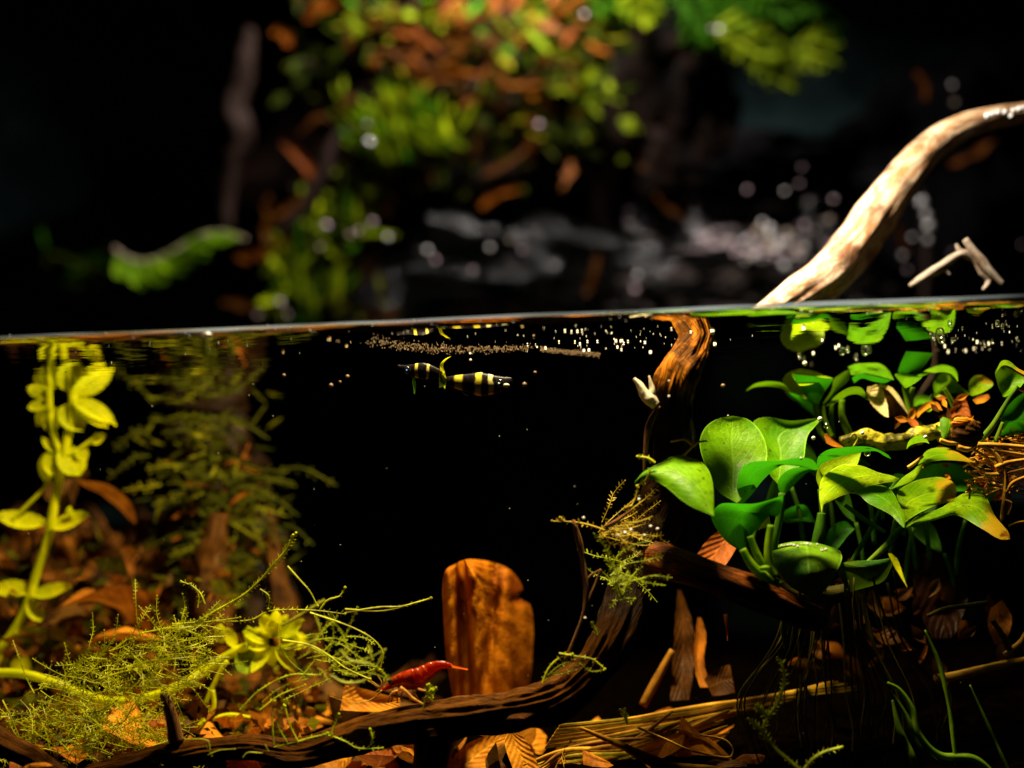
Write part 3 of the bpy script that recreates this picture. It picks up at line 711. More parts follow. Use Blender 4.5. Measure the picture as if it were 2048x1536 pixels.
lf([(1812, 1052), (1841, 1030), (1884, 1014), (1915, 995), (1928, 986), (1950, 983), (1970, 992), (1980, 1010), (1990, 1032), (2005, 1050), (2018, 1066), (2021, 1079)],
   [(1812, 1056), (1830, 1047), (1852, 1045), (1880, 1036), (1905, 1030), (1928, 1036), (1945, 1046), (1960, 1055), (1975, 1064), (1990, 1074), (2005, 1080), (2021, 1079)], 31.7, 1.5, 'leaf_old', bul=-.2, m=11)
lf([(1812, 898), (1818, 882), (1832, 872), (1849, 873), (1860, 888)], [(1812, 898), (1822, 890), (1836, 886), (1850, 885), (1860, 888)], 32.0, 2.0, 'leaf', bul=-.03)
# dark velvet leaves hanging in shade
pleaf([(1541, 1094, .9), (1543, 1112, .25), (1552, 1140), (1578, 1172), (1626, 1197)], [(1681, 1102, .9), (1684, 1118, .3), (1675, 1142), (1658, 1172), (1634, 1198)], 30.9, 0, 0, 0, 'leaf_velvet', P1, 'leaf', .04,
      Mid=[(1612, 1083, 1.0), (1616, 1108, .0), (1618, 1138, -.35), (1622, 1168, -.3), (1630, 1198)], n=30, m=15)
lf([(1672, 1128), (1680, 1155), (1700, 1185)], [(1700, 1122), (1745, 1122), (1785, 1118), (1780, 1140), (1762, 1165), (1700, 1185)], 31.4, -.4, 'leaf_velvet', bul=-.15)
lf([(1776, 1107), (1790, 1135), (1815, 1176)], [(1783, 1107), (1797, 1122), (1815, 1176)], 31, .6, 'yellow_leaf', bul=.05)
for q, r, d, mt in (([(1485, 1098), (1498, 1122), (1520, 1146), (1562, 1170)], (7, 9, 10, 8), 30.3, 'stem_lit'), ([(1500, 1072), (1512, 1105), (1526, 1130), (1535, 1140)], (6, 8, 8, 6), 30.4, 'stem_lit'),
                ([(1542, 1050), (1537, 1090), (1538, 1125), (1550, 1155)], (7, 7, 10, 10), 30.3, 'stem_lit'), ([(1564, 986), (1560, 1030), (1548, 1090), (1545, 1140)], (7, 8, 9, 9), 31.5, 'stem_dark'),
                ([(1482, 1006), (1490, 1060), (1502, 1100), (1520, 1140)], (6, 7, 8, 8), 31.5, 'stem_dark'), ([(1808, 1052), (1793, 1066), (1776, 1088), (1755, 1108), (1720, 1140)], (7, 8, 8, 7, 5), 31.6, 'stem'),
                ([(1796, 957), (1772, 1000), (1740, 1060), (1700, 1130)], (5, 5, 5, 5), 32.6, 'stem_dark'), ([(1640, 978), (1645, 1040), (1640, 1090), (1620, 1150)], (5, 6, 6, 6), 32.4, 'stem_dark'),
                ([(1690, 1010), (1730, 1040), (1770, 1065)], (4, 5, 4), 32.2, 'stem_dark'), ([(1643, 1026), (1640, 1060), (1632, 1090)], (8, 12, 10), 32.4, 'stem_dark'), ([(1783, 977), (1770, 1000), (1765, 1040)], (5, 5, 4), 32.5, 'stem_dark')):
    stem('stalk', q, r, d, mt, P1, 10, 20)
for i in range(16):
    x, y = random.uniform(1500, 1960), random.uniform(930, 1120); sx = random.choice((-1, 1)) * random.uniform(50, 90); dy = random.uniform(-50, 20)
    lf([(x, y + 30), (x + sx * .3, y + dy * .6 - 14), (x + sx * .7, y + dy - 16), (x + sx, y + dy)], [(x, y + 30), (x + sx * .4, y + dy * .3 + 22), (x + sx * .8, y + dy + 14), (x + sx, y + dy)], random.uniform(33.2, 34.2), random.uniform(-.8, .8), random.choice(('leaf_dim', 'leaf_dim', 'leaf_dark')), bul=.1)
    stem('stalk', [(x, y + 28), (x - sx * .2, y + 80), (x - sx * .3, y + 140)], (4, 5, 5), 33.8, 'stem_dark', P1, 8, 12)
G().ball(S(1530, 1136, 30.15), U(9, 31), 12, 8, (1.2, .8, .6), .3, 2).build('node', M['stem_lit'], P1)
stem('rhizome', [(1545, 1165), (1610, 1190), (1700, 1180), (1790, 1120)], (14, 20, 18, 10), 32.2, 'root_dark', P1, 14, 40, amp=.25)
for i in range(40):
    x0 = random.uniform(1575, 1790); x1 = 1690 + (x0 - 1685) * random.uniform(1.2, 2.6) + random.uniform(-20, 60); y0 = random.uniform(1140, 1185); d = random.uniform(31.2, 33.5)
    q = [(x0, y0), (x0 * .7 + x1 * .3 + random.uniform(-8, 8), 1280), (x1 + random.uniform(-16, 16), 1390), (x1 + random.uniform(-10, 10), 1470), (x1 + random.uniform(-30, 60), 1570)]
    if i % 5 == 0: q = q[:4]
    r = random.uniform(1.2, 3)
    stem('root', q, (r, r, r * .8, r * .6), d, 'root_dark', P1, 6, 26)
for q, r in (([(1775, 1365), (1800, 1380), (1825, 1420), (1838, 1470), (1880, 1510), (1950, 1518), (2000, 1560)], 8), ([(1782, 1380), (1812, 1430), (1840, 1490), (1900, 1540)], 6), ([(1785, 1400), (1800, 1460), (1820, 1500), (1840, 1560)], 7),
             ([(1850, 1260), (1880, 1330), (1900, 1420), (1915, 1560)], 5), ([(1560, 1175), (1570, 1210), (1568, 1260), (1572, 1300)], 6), ([(1940, 1370), (1990, 1480), (2030, 1570)], 3)):
    stem('root', q, (r * .35, r * .8, r, r * .8, r, r * .5), 31.0, 'root_green', P1, 8, 50, amp=.25)

# upper plant, just under the surface
P2 = thing('broad_leaf_plant', 'smaller plant above it with many short leaves, one leaf touching the water surface', 'plant', S(1750, 880, 33.5))
UP = 0.8                                      # how far the whole plant stands behind the big one
def l2(L, R, d, ky, mat='leaf', **k): return lf(L, R, d + UP, ky, mat, P2, **k)
l2([(1588, 802), (1574, 790), (1565, 765), (1575, 747), (1602, 738)], [(1600, 800), (1630, 790), (1652, 768), (1640, 748), (1602, 738)], 34.4, .5, 'leaf_bright', bul=.1)
l2([(1588, 792), (1567, 768), (1538, 763), (1510, 767), (1491, 782)], [(1588, 792), (1570, 780), (1538, 773), (1508, 774), (1491, 782)], 33.9, -3.5, 'leaf', bul=0)
l2([(1630, 810), (1614, 797), (1601, 778), (1592, 762), (1584, 748)], [(1636, 810), (1646, 792), (1655, 776), (1662, 764), (1666, 757)], 33.2, -.9, 'leaf_dark', bul=.15)
l2([(1584, 748), (1592, 762), (1602, 771), (1635, 765), (1666, 757)], [(1584, 748), (1600, 752), (1620, 755), (1645, 752), (1666, 757)], 33.5, 4.5, 'leaf_bright', bul=0)
l2([(1632, 835), (1606, 815), (1580, 790), (1577, 784)], [(1634, 835), (1628, 812), (1600, 792), (1577, 784)], 33.7, -.4, 'leaf_dark', bul=.1)
l2([(1645, 808), (1664, 780), (1668, 760), (1690, 744), (1699, 740)], [(1648, 808), (1672, 784), (1690, 768), (1700, 756), (1699, 740)], 33.8, -.8, 'leaf', bul=.05)
l2([(1697, 734), (1713, 728), (1738, 727), (1760, 728), (1776, 740), (1788, 760)], [(1703, 750), (1715, 749), (1730, 746), (1752, 750), (1770, 755), (1788, 760)], 33.4, 2.5, 'leaf', bul=-.05)
l2([(1704, 756), (1718, 748), (1740, 750), (1765, 756), (1786, 760)], [(1708, 766), (1724, 757), (1745, 762), (1768, 766), (1786, 760)], 33.0, -2.5, 'leaf_dark', bul=0)
l2([(1652, 810), (1672, 790), (1698, 775), (1719, 774), (1731, 786), (1734, 800)], [(1652, 812), (1680, 800), (1698, 790), (1716, 789), (1727, 795), (1734, 800)], 33.0, -2.2, 'leaf', bul=0)
l2([(1736, 775), (1752, 770), (1764, 774), (1770, 792), (1776, 812), (1778, 836)], [(1733, 790), (1738, 800), (1746, 812), (1756, 822), (1768, 832), (1777, 835)], 32.9, .6, 'leaf_cream', bul=.1)
l2([(1760, 768), (1768, 800), (1774, 832)], [(1780, 772), (1805, 805), (1820, 834), (1800, 836), (1774, 832)], 33.2, -.3, 'leaf_litter_dark', bul=.25)
l2([(1760, 768), (1782, 774), (1800, 795), (1820, 832)], [(1760, 774), (1778, 782), (1797, 805), (1820, 832)], 32.9, .4, 'leaf_cream', bul=0)
l2([(1814, 754), (1796, 745), (1797, 735), (1802, 722), (1812, 702.5)], [(1818, 754), (1836, 746), (1846, 735), (1855, 722), (1866, 706)], 33.3, -.8, 'leaf_dark', bul=.12)
l2([(1808, 775), (1796, 760), (1789, 748), (1810, 748), (1845, 754)], [(1811, 775), (1818, 772), (1828, 766), (1838, 760), (1845, 754)], 32.8, 1.5, 'leaf', bul=.08)
l2([(1828, 757), (1845, 744), (1865, 735), (1888, 730), (1905, 735), (1914, 745), (1916, 764)], [(1828, 759), (1850, 750), (1870, 745), (1888, 744), (1902, 748), (1910, 755), (1916, 764)], 33.2, 3.0, 'leaf', bul=0)
l2([(1868, 790), (1866, 768), (1876, 752), (1888, 746), (1905, 756), (1925, 776), (1948, 790)], [(1868, 790), (1885, 791), (1903, 786), (1915, 786), (1925, 787), (1936, 789), (1948, 790)], 33.6, .8, 'leaf', bul=.1)
l2([(1828, 830), (1828, 800), (1840, 789), (1856, 792), (1870, 808)], [(1830, 830), (1838, 818), (1850, 806), (1860, 804), (1870, 808)], 33.2, 1.0, 'leaf', bul=.05)
l2([(1832, 828), (1842, 812), (1858, 803), (1876, 806), (1886, 822)], [(1835, 836), (1846, 824), (1860, 816), (1874, 818), (1886, 822)], 32.7, 1.0, 'leaf_tan', bul=.05)
l2([(1900, 818), (1908, 800), (1920, 788), (1932, 800), (1942, 836)], [(1905, 826), (1915, 832), (1925, 836), (1935, 838), (1942, 836)], 33.0, .4, 'leaf_dead_red', bul=.12)
l2([(1940, 790), (1938, 768), (1950, 752), (1965, 750)], [(1946, 792), (1965, 785), (1984, 772), (1984, 764), (1965, 750)], 33.2, .5, 'leaf_old', bul=.1)
l2([(1946, 800), (1958, 792), (1975, 788)], [(1952, 808), (1968, 804), (1980, 795)], 33.0, .5, 'leaf_tan', bul=.03)
l2([(1885, 878), (1880, 850), (1884, 834), (1896, 838)], [(1892, 878), (1908, 866), (1910, 845), (1896, 838)], 31.9, .5, 'leaf', bul=-.12)
l2([(1900, 870), (1912, 880), (1926, 870)], [(1898, 862), (1910, 855), (1922, 858), (1926, 870)], 31.9, .5, 'leaf', bul=-.08)
for q, r, d, mt in (([(1632, 808), (1634, 830), (1640, 862), (1652, 880)], (7, 6, 6, 5), 33.2, 'stem'), ([(1646, 812), (1650, 840), (1664, 876)], (5, 5, 5), 33.2, 'stem'), ([(1664, 806), (1663, 840), (1667, 876)], (5, 5, 5), 33.4, 'stem'),
                ([(1684, 800), (1685, 835), (1700, 872)], (6, 6, 8), 33.3, 'stem'), ([(1810, 772), (1815, 800), (1822, 838)], (7, 6, 7), 32.9, 'stem'), ([(1826, 775), (1820, 810), (1822, 840)], (5, 6, 7), 33.1, 'stem'),
                ([(1868, 790), (1845, 812), (1826, 836)], (5, 5, 5), 33.4, 'stem'), ([(1890, 775), (1905, 800), (1915, 820)], (2, 2, 2), 33.1, 'stem'), ([(1886, 778), (1898, 800), (1906, 818)], (2, 2, 2), 33.0, 'stem')):
    stem('stalk', q, r, d + UP, mt, P2, 10, 16)
stem('rhizome', [(1682, 884), (1700, 879), (1735, 876), (1770, 884), (1812, 882), (1850, 868), (1890, 858), (1935, 866)], (11, 17, 15, 18, 16, 18, 15, 22), 33.2, 'rhizome', P2, 24, 90, amp=.32, fr=(2.4, 2.6))
G().ball(S(1934, 864, 31.8), U(30, 32), 18, 12, (1, .8, .9), .35, 1.8, 4).build('old_stump', M['leaf_litter_dark'], P2)
G().ball(S(1926, 845, 31.7), U(15, 32), 14, 9, (1.6, .8, .7), .3, 1.8, 8).build('bud_scale', M['leaf_tan'], P2)
l2([(1648, 872), (1652, 866), (1668, 880)], [(1652, 886), (1668, 893), (1688, 895)], 31.9, .4, 'leaf_dead', bul=.03)
stem('root', [(1700, 876), (1708, 868), (1716, 876), (1706, 895)], (2, 3, 3, 2), 31.9, 'rhizome', P2, 6, 16)

for i in range(26):
    x, y = random.gauss(1880, 55), random.gauss(838, 26); a = random.uniform(0, 6.28); l = random.uniform(14, 40)
    pleaf([(x, y), (x + l * .5 * math.cos(a + .45), y + l * .5 * math.sin(a + .45)), (x + l * math.cos(a), y + l * math.sin(a))], [(x, y), (x + l * .5 * math.cos(a - .45), y + l * .5 * math.sin(a - .45)), (x + l * math.cos(a), y + l * math.sin(a))], 33.2 + random.uniform(-.5, .8), random.uniform(0, 2), 0, .06, random.choice(('leaf_dead', 'leaf_tan', 'leaf_old', 'leaf_dim_brown', 'leaf_dead_red')), P2, 'leaf_scrap', .1, n=8, m=5)
# right edge plant
P3 = thing('broad_leaf_plant', 'curled leaf plant at the right edge with a long diagonal stalk', 'plant', S(1965, 880, 32.5))
def l3(L, R, d, ky, mat='leaf', **k): return lf(L, R, d, ky, mat, P3, **k)
l3([(2006, 794), (1994, 765), (1989, 745), (1998, 726)], [(2012, 794), (2040, 775), (2046, 768), (2056, 758)], 32.6, .5, 'leaf', bul=.25, m=11)
l3([(1990, 748), (1998, 727), (2006, 720), (2018, 722), (2035, 736), (2060, 748)], [(1990, 748), (1998, 736), (2006, 730), (2018, 732), (2034, 742), (2060, 756)], 32.0, 1.5, 'leaf_old', bul=0)
l3([(2010, 732), (2000, 748), (2030, 775), (2075, 800)], [(2018, 732), (2036, 742), (2056, 752), (2075, 760)], 32.9, -.2, 'leaf_litter_dark', bul=.15)
l3([(2003, 862), (2000, 832), (2015, 812), (2040, 790), (2075, 776)], [(2006, 862), (2030, 858), (2055, 842), (2070, 820), (2075, 776)], 33.0, .4, 'leaf_dark', bul=.15)
l3([(2000, 868), (2020, 845), (2060, 838)], [(2002, 872), (2030, 870), (2060, 860)], 32.6, -.5, 'leaf_dark', bul=.05)
stem('stalk', [(1958, 884), (1985, 852), (2006, 818), (2022, 792), (2036, 774)], (7, 7, 6, 6, 4), 32.3, 'stem', P3, 10, 24)
stem('stalk', [(1988, 890), (1997, 868), (2006, 845)], (5, 5, 4), 32.5, 'stem', P3, 8, 12)
# tan root mass
P4 = thing('root_tangle', 'tangle of tan dead roots at the right edge below the curled leaf plant', 'roots', S(2000, 930, 32.3))
for q, r in (([(1915, 893), (1935, 898), (1953, 888), (1983, 900), (2003, 925), (2010, 955), (2008, 1000), (2004, 1040)], 6), ([(1953, 890), (1990, 890), (2060, 895)], 6), ([(1985, 900), (2020, 905), (2060, 912)], 5),
             ([(1990, 935), (2015, 925), (2060, 918)], 6), ([(1968, 950), (2000, 948), (2060, 935)], 5), ([(2010, 985), (2025, 965), (2060, 950)], 5), ([(2008, 1000), (2022, 1008), (2016, 1030)], 5), ([(2012, 950), (2020, 990), (2004, 1042)], 3),
             ([(1935, 893), (1975, 915), (2000, 940)], 3), ([(2018, 1052), (2035, 1045), (2060, 1042)], 3), ([(1880, 880), (1900, 886), (1930, 884)], 5), ([(1816, 935), (1830, 925), (1846, 912)], 4)):
    stem('root', q, (r, r, r * .7), 32.2, 'root', P4, 8, 30, amp=.2)
for i in range(22):
    x, y = random.uniform(1830, 2050), random.uniform(850, 1000); a = random.uniform(0, 6.28); l = random.uniform(14, 34)
    pleaf([(x, y), (x + l * .5 * math.cos(a + .5), y + l * .5 * math.sin(a + .5)), (x + l * math.cos(a), y + l * math.sin(a))], [(x, y), (x + l * .5 * math.cos(a - .5), y + l * .5 * math.sin(a - .5)), (x + l * math.cos(a), y + l * math.sin(a))], 32.9 + random.uniform(-.3, .6), 1.0, 0, .08, random.choice(('leaf_dead', 'leaf_litter_dark', 'leaf_tan', 'leaf_dead_red')), P4, 'leaf_scrap', .1, n=8, m=5)
g = G()
for i in range(120):
    x, y = random.uniform(1925, 2060), random.uniform(870, 990); dx, dy = random.uniform(20, 60), random.uniform(-25, 25)
    g.tube(pxp([(x, y, 32.6 + random.uniform(-.5, .5)), (x + dx * .5, y + dy * .5 + random.uniform(-8, 8), 32.6), (x + dx * 1.5, y + dy, 32.7)], 32), [U(random.uniform(1.0, 2.6), 32), U(.6, 32)], 5, 9)
tag(g.build('fine_roots', M['root'], P4), kind='stuff')
t = thing('wood_stick', 'dark reddish wood stick standing behind the upper leaves', 'stick', S(1840, 800, 34))
tw([(1872, 700), (1868, 745), (1852, 775), (1834, 800)], (7, 8, 9, 8), 'stick', t, 34.6, 'dim_wood')

for i in range(30):
    x, y, d = random.uniform(1600, 2060), random.uniform(1150, 1345), random.uniform(33.2, 35.5); a = random.uniform(0, 6.28); l = random.uniform(30, 80)
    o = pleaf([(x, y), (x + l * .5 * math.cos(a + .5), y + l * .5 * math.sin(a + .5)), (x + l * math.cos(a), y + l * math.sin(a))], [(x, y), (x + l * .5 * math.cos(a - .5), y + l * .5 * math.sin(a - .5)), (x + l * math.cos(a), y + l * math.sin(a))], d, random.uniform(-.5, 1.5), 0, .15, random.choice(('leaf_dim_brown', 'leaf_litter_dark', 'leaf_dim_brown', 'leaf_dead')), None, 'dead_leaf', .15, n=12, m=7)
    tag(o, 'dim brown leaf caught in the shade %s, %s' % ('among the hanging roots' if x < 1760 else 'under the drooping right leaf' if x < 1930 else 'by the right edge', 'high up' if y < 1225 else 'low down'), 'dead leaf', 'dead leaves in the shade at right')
# ------------------------------------------------------------------ yellow stem plant, left
P5 = thing('stem_plant', 'bright yellow green creeping stem plant with paired leaves at the left edge', 'plant', S(10, 1290, 36))
DY = 36.9
for q, r in (([(146, 790), (146, 812), (142, 845), (134, 880), (124, 930), (110, 1000), (98, 1070), (72, 1150), (52, 1215), (15, 1280), (-30, 1320)], 9), ([(98, 790), (100, 825), (105, 860), (118, 905)], 7),
             ([(30, 1268), (55, 1260), (85, 1263), (125, 1285), (170, 1303), (212, 1312)], 8), ([(-20, 1346), (30, 1346), (70, 1353), (120, 1370), (165, 1388), (215, 1402), (280, 1398), (340, 1380), (405, 1345), (460, 1308), (495, 1292)], 9),
             ([(125, 915), (150, 905), (178, 885), (195, 870)], 5), ([(25, 1040), (50, 1015), (80, 985), (100, 960)], 4)):
    stem('stem', q, [r], DY if q[0][0] != -20 else 35.0, 'yellow_stem', P5, 10, 50)
def yl(x, y, dx, dy, L, Wd, up=(0, -1, .9), mat='yellow_leaf', d=DY, kind=None):
    return blade('leaf', mat, S(x, y, d), (dx, random.uniform(-.3, .1), -dy), U(L * 1.08, d), U(Wd * .9, d), P5, up, random.choice((0, 3, 1)))
for a in ((148, 806, 1, .42, 84, 50), (150, 812, .8, .75, 74, 32), (102, 812, -.5, .5, 46, 50), (100, 806, -.9, .35, 40, 40), (125, 812, .3, .5, 60, 60), (110, 815, -.2, .8, 50, 50),
          (108, 905, -.45, 1, 58, 52), (130, 900, .45, .9, 62, 62), (112, 900, -.1, .8, 50, 50), (185, 885, .9, -.2, 30, 36), (160, 895, .3, .8, 30, 30), (110, 905, -.8, -.8, 36, 20),
          (92, 1052, -1, -.1, 92, 54), (106, 1055, 1, -.08, 80, 56), (140, 1040, .3, -.9, 28, 24), (60, 1188, -1, -.3, 78, 52), (66, 1192, 1, -.02, 84, 46), (100, 1258, .3, .9, 40, 62), (50, 1346, -.3, -.6, 36, 46),
          (68, 1345, 1, -.3, 28, 26), (5, 1310, -.7, .5, 40, 46), (62, 1200, .4, .9, 50, 40)): yl(*a)
cx, cyy = 548, 1284
for k in range(16):
    a = k * 2.4; rr = 36 + 12 * (k % 3)
    yl(cx + 14 * math.cos(a), cyy + 10 * math.sin(a), math.cos(a) + .2, math.sin(a) * .9 - .1, rr, 32, (0, -1, .7), d=35.0)
yl(505, 1288, -.2, -1, 36, 30, d=35.0); yl(470, 1295, -.4, -.9, 40, 28, d=35.0); yl(440, 1285, .2, -1, 36, 30, d=35.0); yl(490, 1300, .1, 1, 50, 48, mat='moss_wall', d=35.0)
for q in ([(410, 1410), (425, 1375), (445, 1335), (455, 1322)], [(425, 1380), (428, 1410), (418, 1440)], [(420, 1440), (460, 1430), (500, 1436)], [(410, 1440), (390, 1460)]):
    stem('runner', q, [5], 34.0, 'yellow_stem', P5, 8, 16)

# ------------------------------------------------------------------ moss
def strand(g, pts, r, leaf, gap=.09, seed=0):
    """a thin stem with two ranks of tiny leaflets"""
    n = max(8, int(sum((b - a).length for a, b in zip(pts, pts[1:])) / gap))
    P = spl(pts, n)
    g.tube(P, [r, r * .6], 4, n)
    for i in range(1, n - 1):
        tn = (P[i + 1] - P[i - 1]).normalized()
        sd = tn.cross(Vector((random.uniform(-.4, .4), 1, random.uniform(-.4, .4)))).normalized()
        for s in (1, -1):
            if random.random() < .2: continue
            l = leaf * random.uniform(.6, 1.2)
            tip = P[i] + (sd * s + tn * random.uniform(.2, .7) + Vector((0, random.uniform(-.5, .5), 0))).normalized() * l
            w = tn * (l * .17)
            g.quad(P[i] - w * .4, P[i] * .5 + tip * .5 - w, tip, P[i] * .5 + tip * .5 + w)
    e = P[-1]; g.ball(e, r * (1.5 if r < .03 else .8), 6, 4)
def moss_thing(label, fronds, d, r=2.4, leaf=10, mat='moss', extra=None, group=None):
    t = thing('moss_tuft', label, 'moss', S(*fronds[0][0][:2], d), group)
    for f in fronds:
        g = G(); strand(g, pxp(f, d), U(r, d), U(leaf, d)); g.build('frond', M[mat], t, False)
    if extra:
        g = G()
        for _ in range(extra[0]):
            x0, y0 = random.uniform(extra[1], extra[2]), 0
            y0 = extra[3](x0) + random.uniform(-1, 1) * extra[4]
            a = random.uniform(-.8, .5) if random.random() < .7 else random.uniform(0, 6.28); ln = random.uniform(40, 120); dd = d + random.uniform(-.9, 1.2)
            q = [(x0, y0, dd)]
            for s in range(3):
                a += random.uniform(-.5, .5); q.append((q[-1][0] + math.cos(a) * ln / 3, q[-1][1] + math.sin(a) * ln / 3, q[-1][2] + random.uniform(-.2, .2)))
            strand(g, pxp(q, d), U(r * .55, d), U(leaf * random.uniform(.6, 1.1), d), .075)
        tag(g.build('strands', M[mat], t, False), kind='stuff')
    return t
moss_thing('large loose tuft of thread moss sprawling over the left litter, fronds reaching up right', [
    [(350, 1268), (430, 1222), (500, 1180), (545, 1130), (575, 1095), (592, 1066)], [(350, 1272), (420, 1230), (480, 1195), (530, 1150), (565, 1112), (586, 1070)], [(395, 1215), (398, 1190), (385, 1172), (362, 1163)], [(410, 1208), (400, 1185), (380, 1168)],
    [(275, 1268), (340, 1255), (420, 1243), (500, 1240), (540, 1222), (620, 1220), (690, 1228)], [(345, 1248), (400, 1244), (445, 1240), (480, 1235)], [(520, 1178), (538, 1192), (536, 1218)],
    [(180, 1365), (230, 1348), (300, 1330), (360, 1310)], [(180, 1360), (178, 1345), (200, 1335)], [(325, 1370), (360, 1376), (395, 1373)], [(190, 1400), (192, 1420), (191, 1442)], [(235, 1400), (200, 1420), (160, 1425)],
    [(5, 1400), (20, 1430), (35, 1465), (42, 1485)]], 31.4, 2.0, 9, 'moss', (180, 60, 400, lambda x: 1400 - (x - 100) * .35, 62))
moss_thing('low hazy moss cushion in the bottom left behind the dark driftwood end', [[(60, 1480), (75, 1440), (110, 1420), (130, 1440)], [(100, 1500), (90, 1460), (70, 1420), (60, 1410)], [(70, 1500), (70, 1470), (62, 1445)], [(130, 1500), (140, 1470), (150, 1450)]], 32.3, 2.0, 9, 'moss', (120, 0, 330, lambda x: 1470 + (x - 100) * .05, 40))
moss_thing('long moss runner reaching right across the dark water', [
    [(690, 1225), (760, 1214), (800, 1213), (835, 1204), (862, 1196)], [(690, 1218), (750, 1222), (790, 1217), (830, 1206), (862, 1197)], [(575, 1132), (600, 1160), (620, 1183), (635, 1212)], [(620, 1225), (680, 1245), (720, 1262), (748, 1280), (766, 1305), (760, 1340)],
    [(565, 1280), (620, 1290), (660, 1312), (690, 1335), (740, 1358)], [(640, 1220), (655, 1200), (680, 1192), (690, 1175)]], 32.2, 2.2, 5, 'moss')
moss_thing('wispy faint moss web between the tuft and the flat orange leaf', [[(600, 1360), (630, 1320), (660, 1290)], [(480, 1420), (520, 1380), (580, 1350), (640, 1350)], [(520, 1420), (560, 1390), (610, 1370)]], 33.4, 1.8, 7, 'moss_mid', (26, 590, 700, lambda x: 1320, 50))
moss_thing('blurred olive moss loops behind the long runner', [
    [(630, 1230), (640, 1270), (610, 1290), (570, 1300)], [(660, 1350), (690, 1365), (730, 1360), (755, 1330), (770, 1300)], [(680, 1300), (700, 1320), (745, 1330)], [(650, 1200), (600, 1230), (565, 1250)], [(660, 1340), (690, 1310), (710, 1290)], [(735, 1290), (745, 1320)]], 34.5, 3.5, 9, 'moss_dark')
moss_thing('little moss sprigs growing on the left arm of the driftwood', [
    [(548, 1488), (545, 1450), (545, 1420), (549, 1402)], [(575, 1484), (556, 1450), (562, 1420), (568, 1410)], [(595, 1480), (580, 1450), (570, 1412)], [(548, 1494), (590, 1484), (650, 1470), (690, 1482), (715, 1496), (765, 1496)],
    [(660, 1473), (670, 1450), (678, 1428)], [(645, 1470), (656, 1466)], [(742, 1490), (745, 1475), (740, 1458)]], 30.5, 1.8, 7, 'moss_bright')
moss_thing('thin moss threads hanging on the dark underside of the left arm', [
    [(420, 1500), (415, 1480), (370, 1478)], [(415, 1510), (440, 1500), (470, 1498)], [(412, 1490), (424, 1512)], [(486, 1515), (495, 1505), (525, 1506)], [(530, 1488), (537, 1502)]], 30.3, 1.2, 3, 'moss')
moss_thing('moss sprig the shrimp is standing beside', [[(842, 1440), (846, 1415), (852, 1390), (854, 1370)], [(850, 1395), (862, 1385), (872, 1375)], [(852, 1385), (864, 1378)], [(851, 1392), (866, 1396)], [(851, 1380), (858, 1368)]], 30.7, 1.6, 8, 'moss_bright')
moss_thing('flat moss spray lying on the bend of the trunk', [[(1085, 1366), (1095, 1340), (1115, 1318), (1145, 1308)], [(1088, 1362), (1110, 1345), (1140, 1325), (1170, 1318)], [(1118, 1306), (1150, 1312), (1185, 1318), (1210, 1338)], [(1110, 1350), (1140, 1342), (1160, 1328)], [(1160, 1326), (1180, 1342), (1208, 1340)], [(1095, 1350), (1120, 1330), (1150, 1320)]], 30.5, 1.8, 7, 'moss')
moss_thing('mossy sprays hanging from the trunk beside the slender twig', [[(1245, 1190), (1232, 1160), (1222, 1130), (1205, 1112)], [(1240, 1195), (1225, 1165), (1212, 1150), (1202, 1142)], [(1246, 1190), (1255, 1165), (1275, 1140)], [(1240, 1200), (1255, 1196), (1270, 1198)], [(1236, 1185), (1226, 1150), (1218, 1120), (1216, 1100)], [(1195, 1270), (1190, 1255), (1184, 1245)]], 30.6, 1.8, 10, 'moss_mid', (20, 1215, 1258, lambda x: 1155, 30))
moss_thing('brownish moss spray reaching left from the trunk, dotted with bubbles', [[(1215, 1062), (1180, 1050), (1150, 1044), (1104, 1042)], [(1215, 1060), (1240, 1040), (1268, 1002), (1276, 975)], [(1205, 1062), (1225, 1090), (1250, 1075)], [(1210, 1058), (1235, 1062), (1260, 1058)], [(1130, 1043), (1120, 1035)], [(1265, 1010), (1250, 1015)]], 30.6, 1.8, 9, 'moss_brown', (16, 1195, 1265, lambda x: 1060, 16))
moss_thing('small dim moss tips on the trunk left of the arched leaf', [[(1310, 925), (1295, 915), (1275, 913)], [(1300, 940), (1290, 960), (1274, 972)]], 30.4, 2, 8, 'moss')
moss_thing('moss tip poking up through the straw bundle', [[(1255, 1448), (1248, 1430), (1240, 1420)], [(1254, 1446), (1252, 1428), (1250, 1418)]], 31.2, 2, 8, 'moss_bright')
moss_thing('bright yellow green forked moss sprig at the bottom right', [[(1615, 1550), (1580, 1522), (1545, 1490), (1526, 1462), (1535, 1435), (1555, 1405), (1566, 1375), (1568, 1345), (1560, 1320), (1555, 1316)], [(1526, 1462), (1510, 1448), (1496, 1438)], [(1535, 1432), (1522, 1420), (1512, 1412)], [(1603, 1545), (1625, 1518), (1650, 1503), (1684, 1494)]], 30.4, 4.2, 12, 'moss_bright')

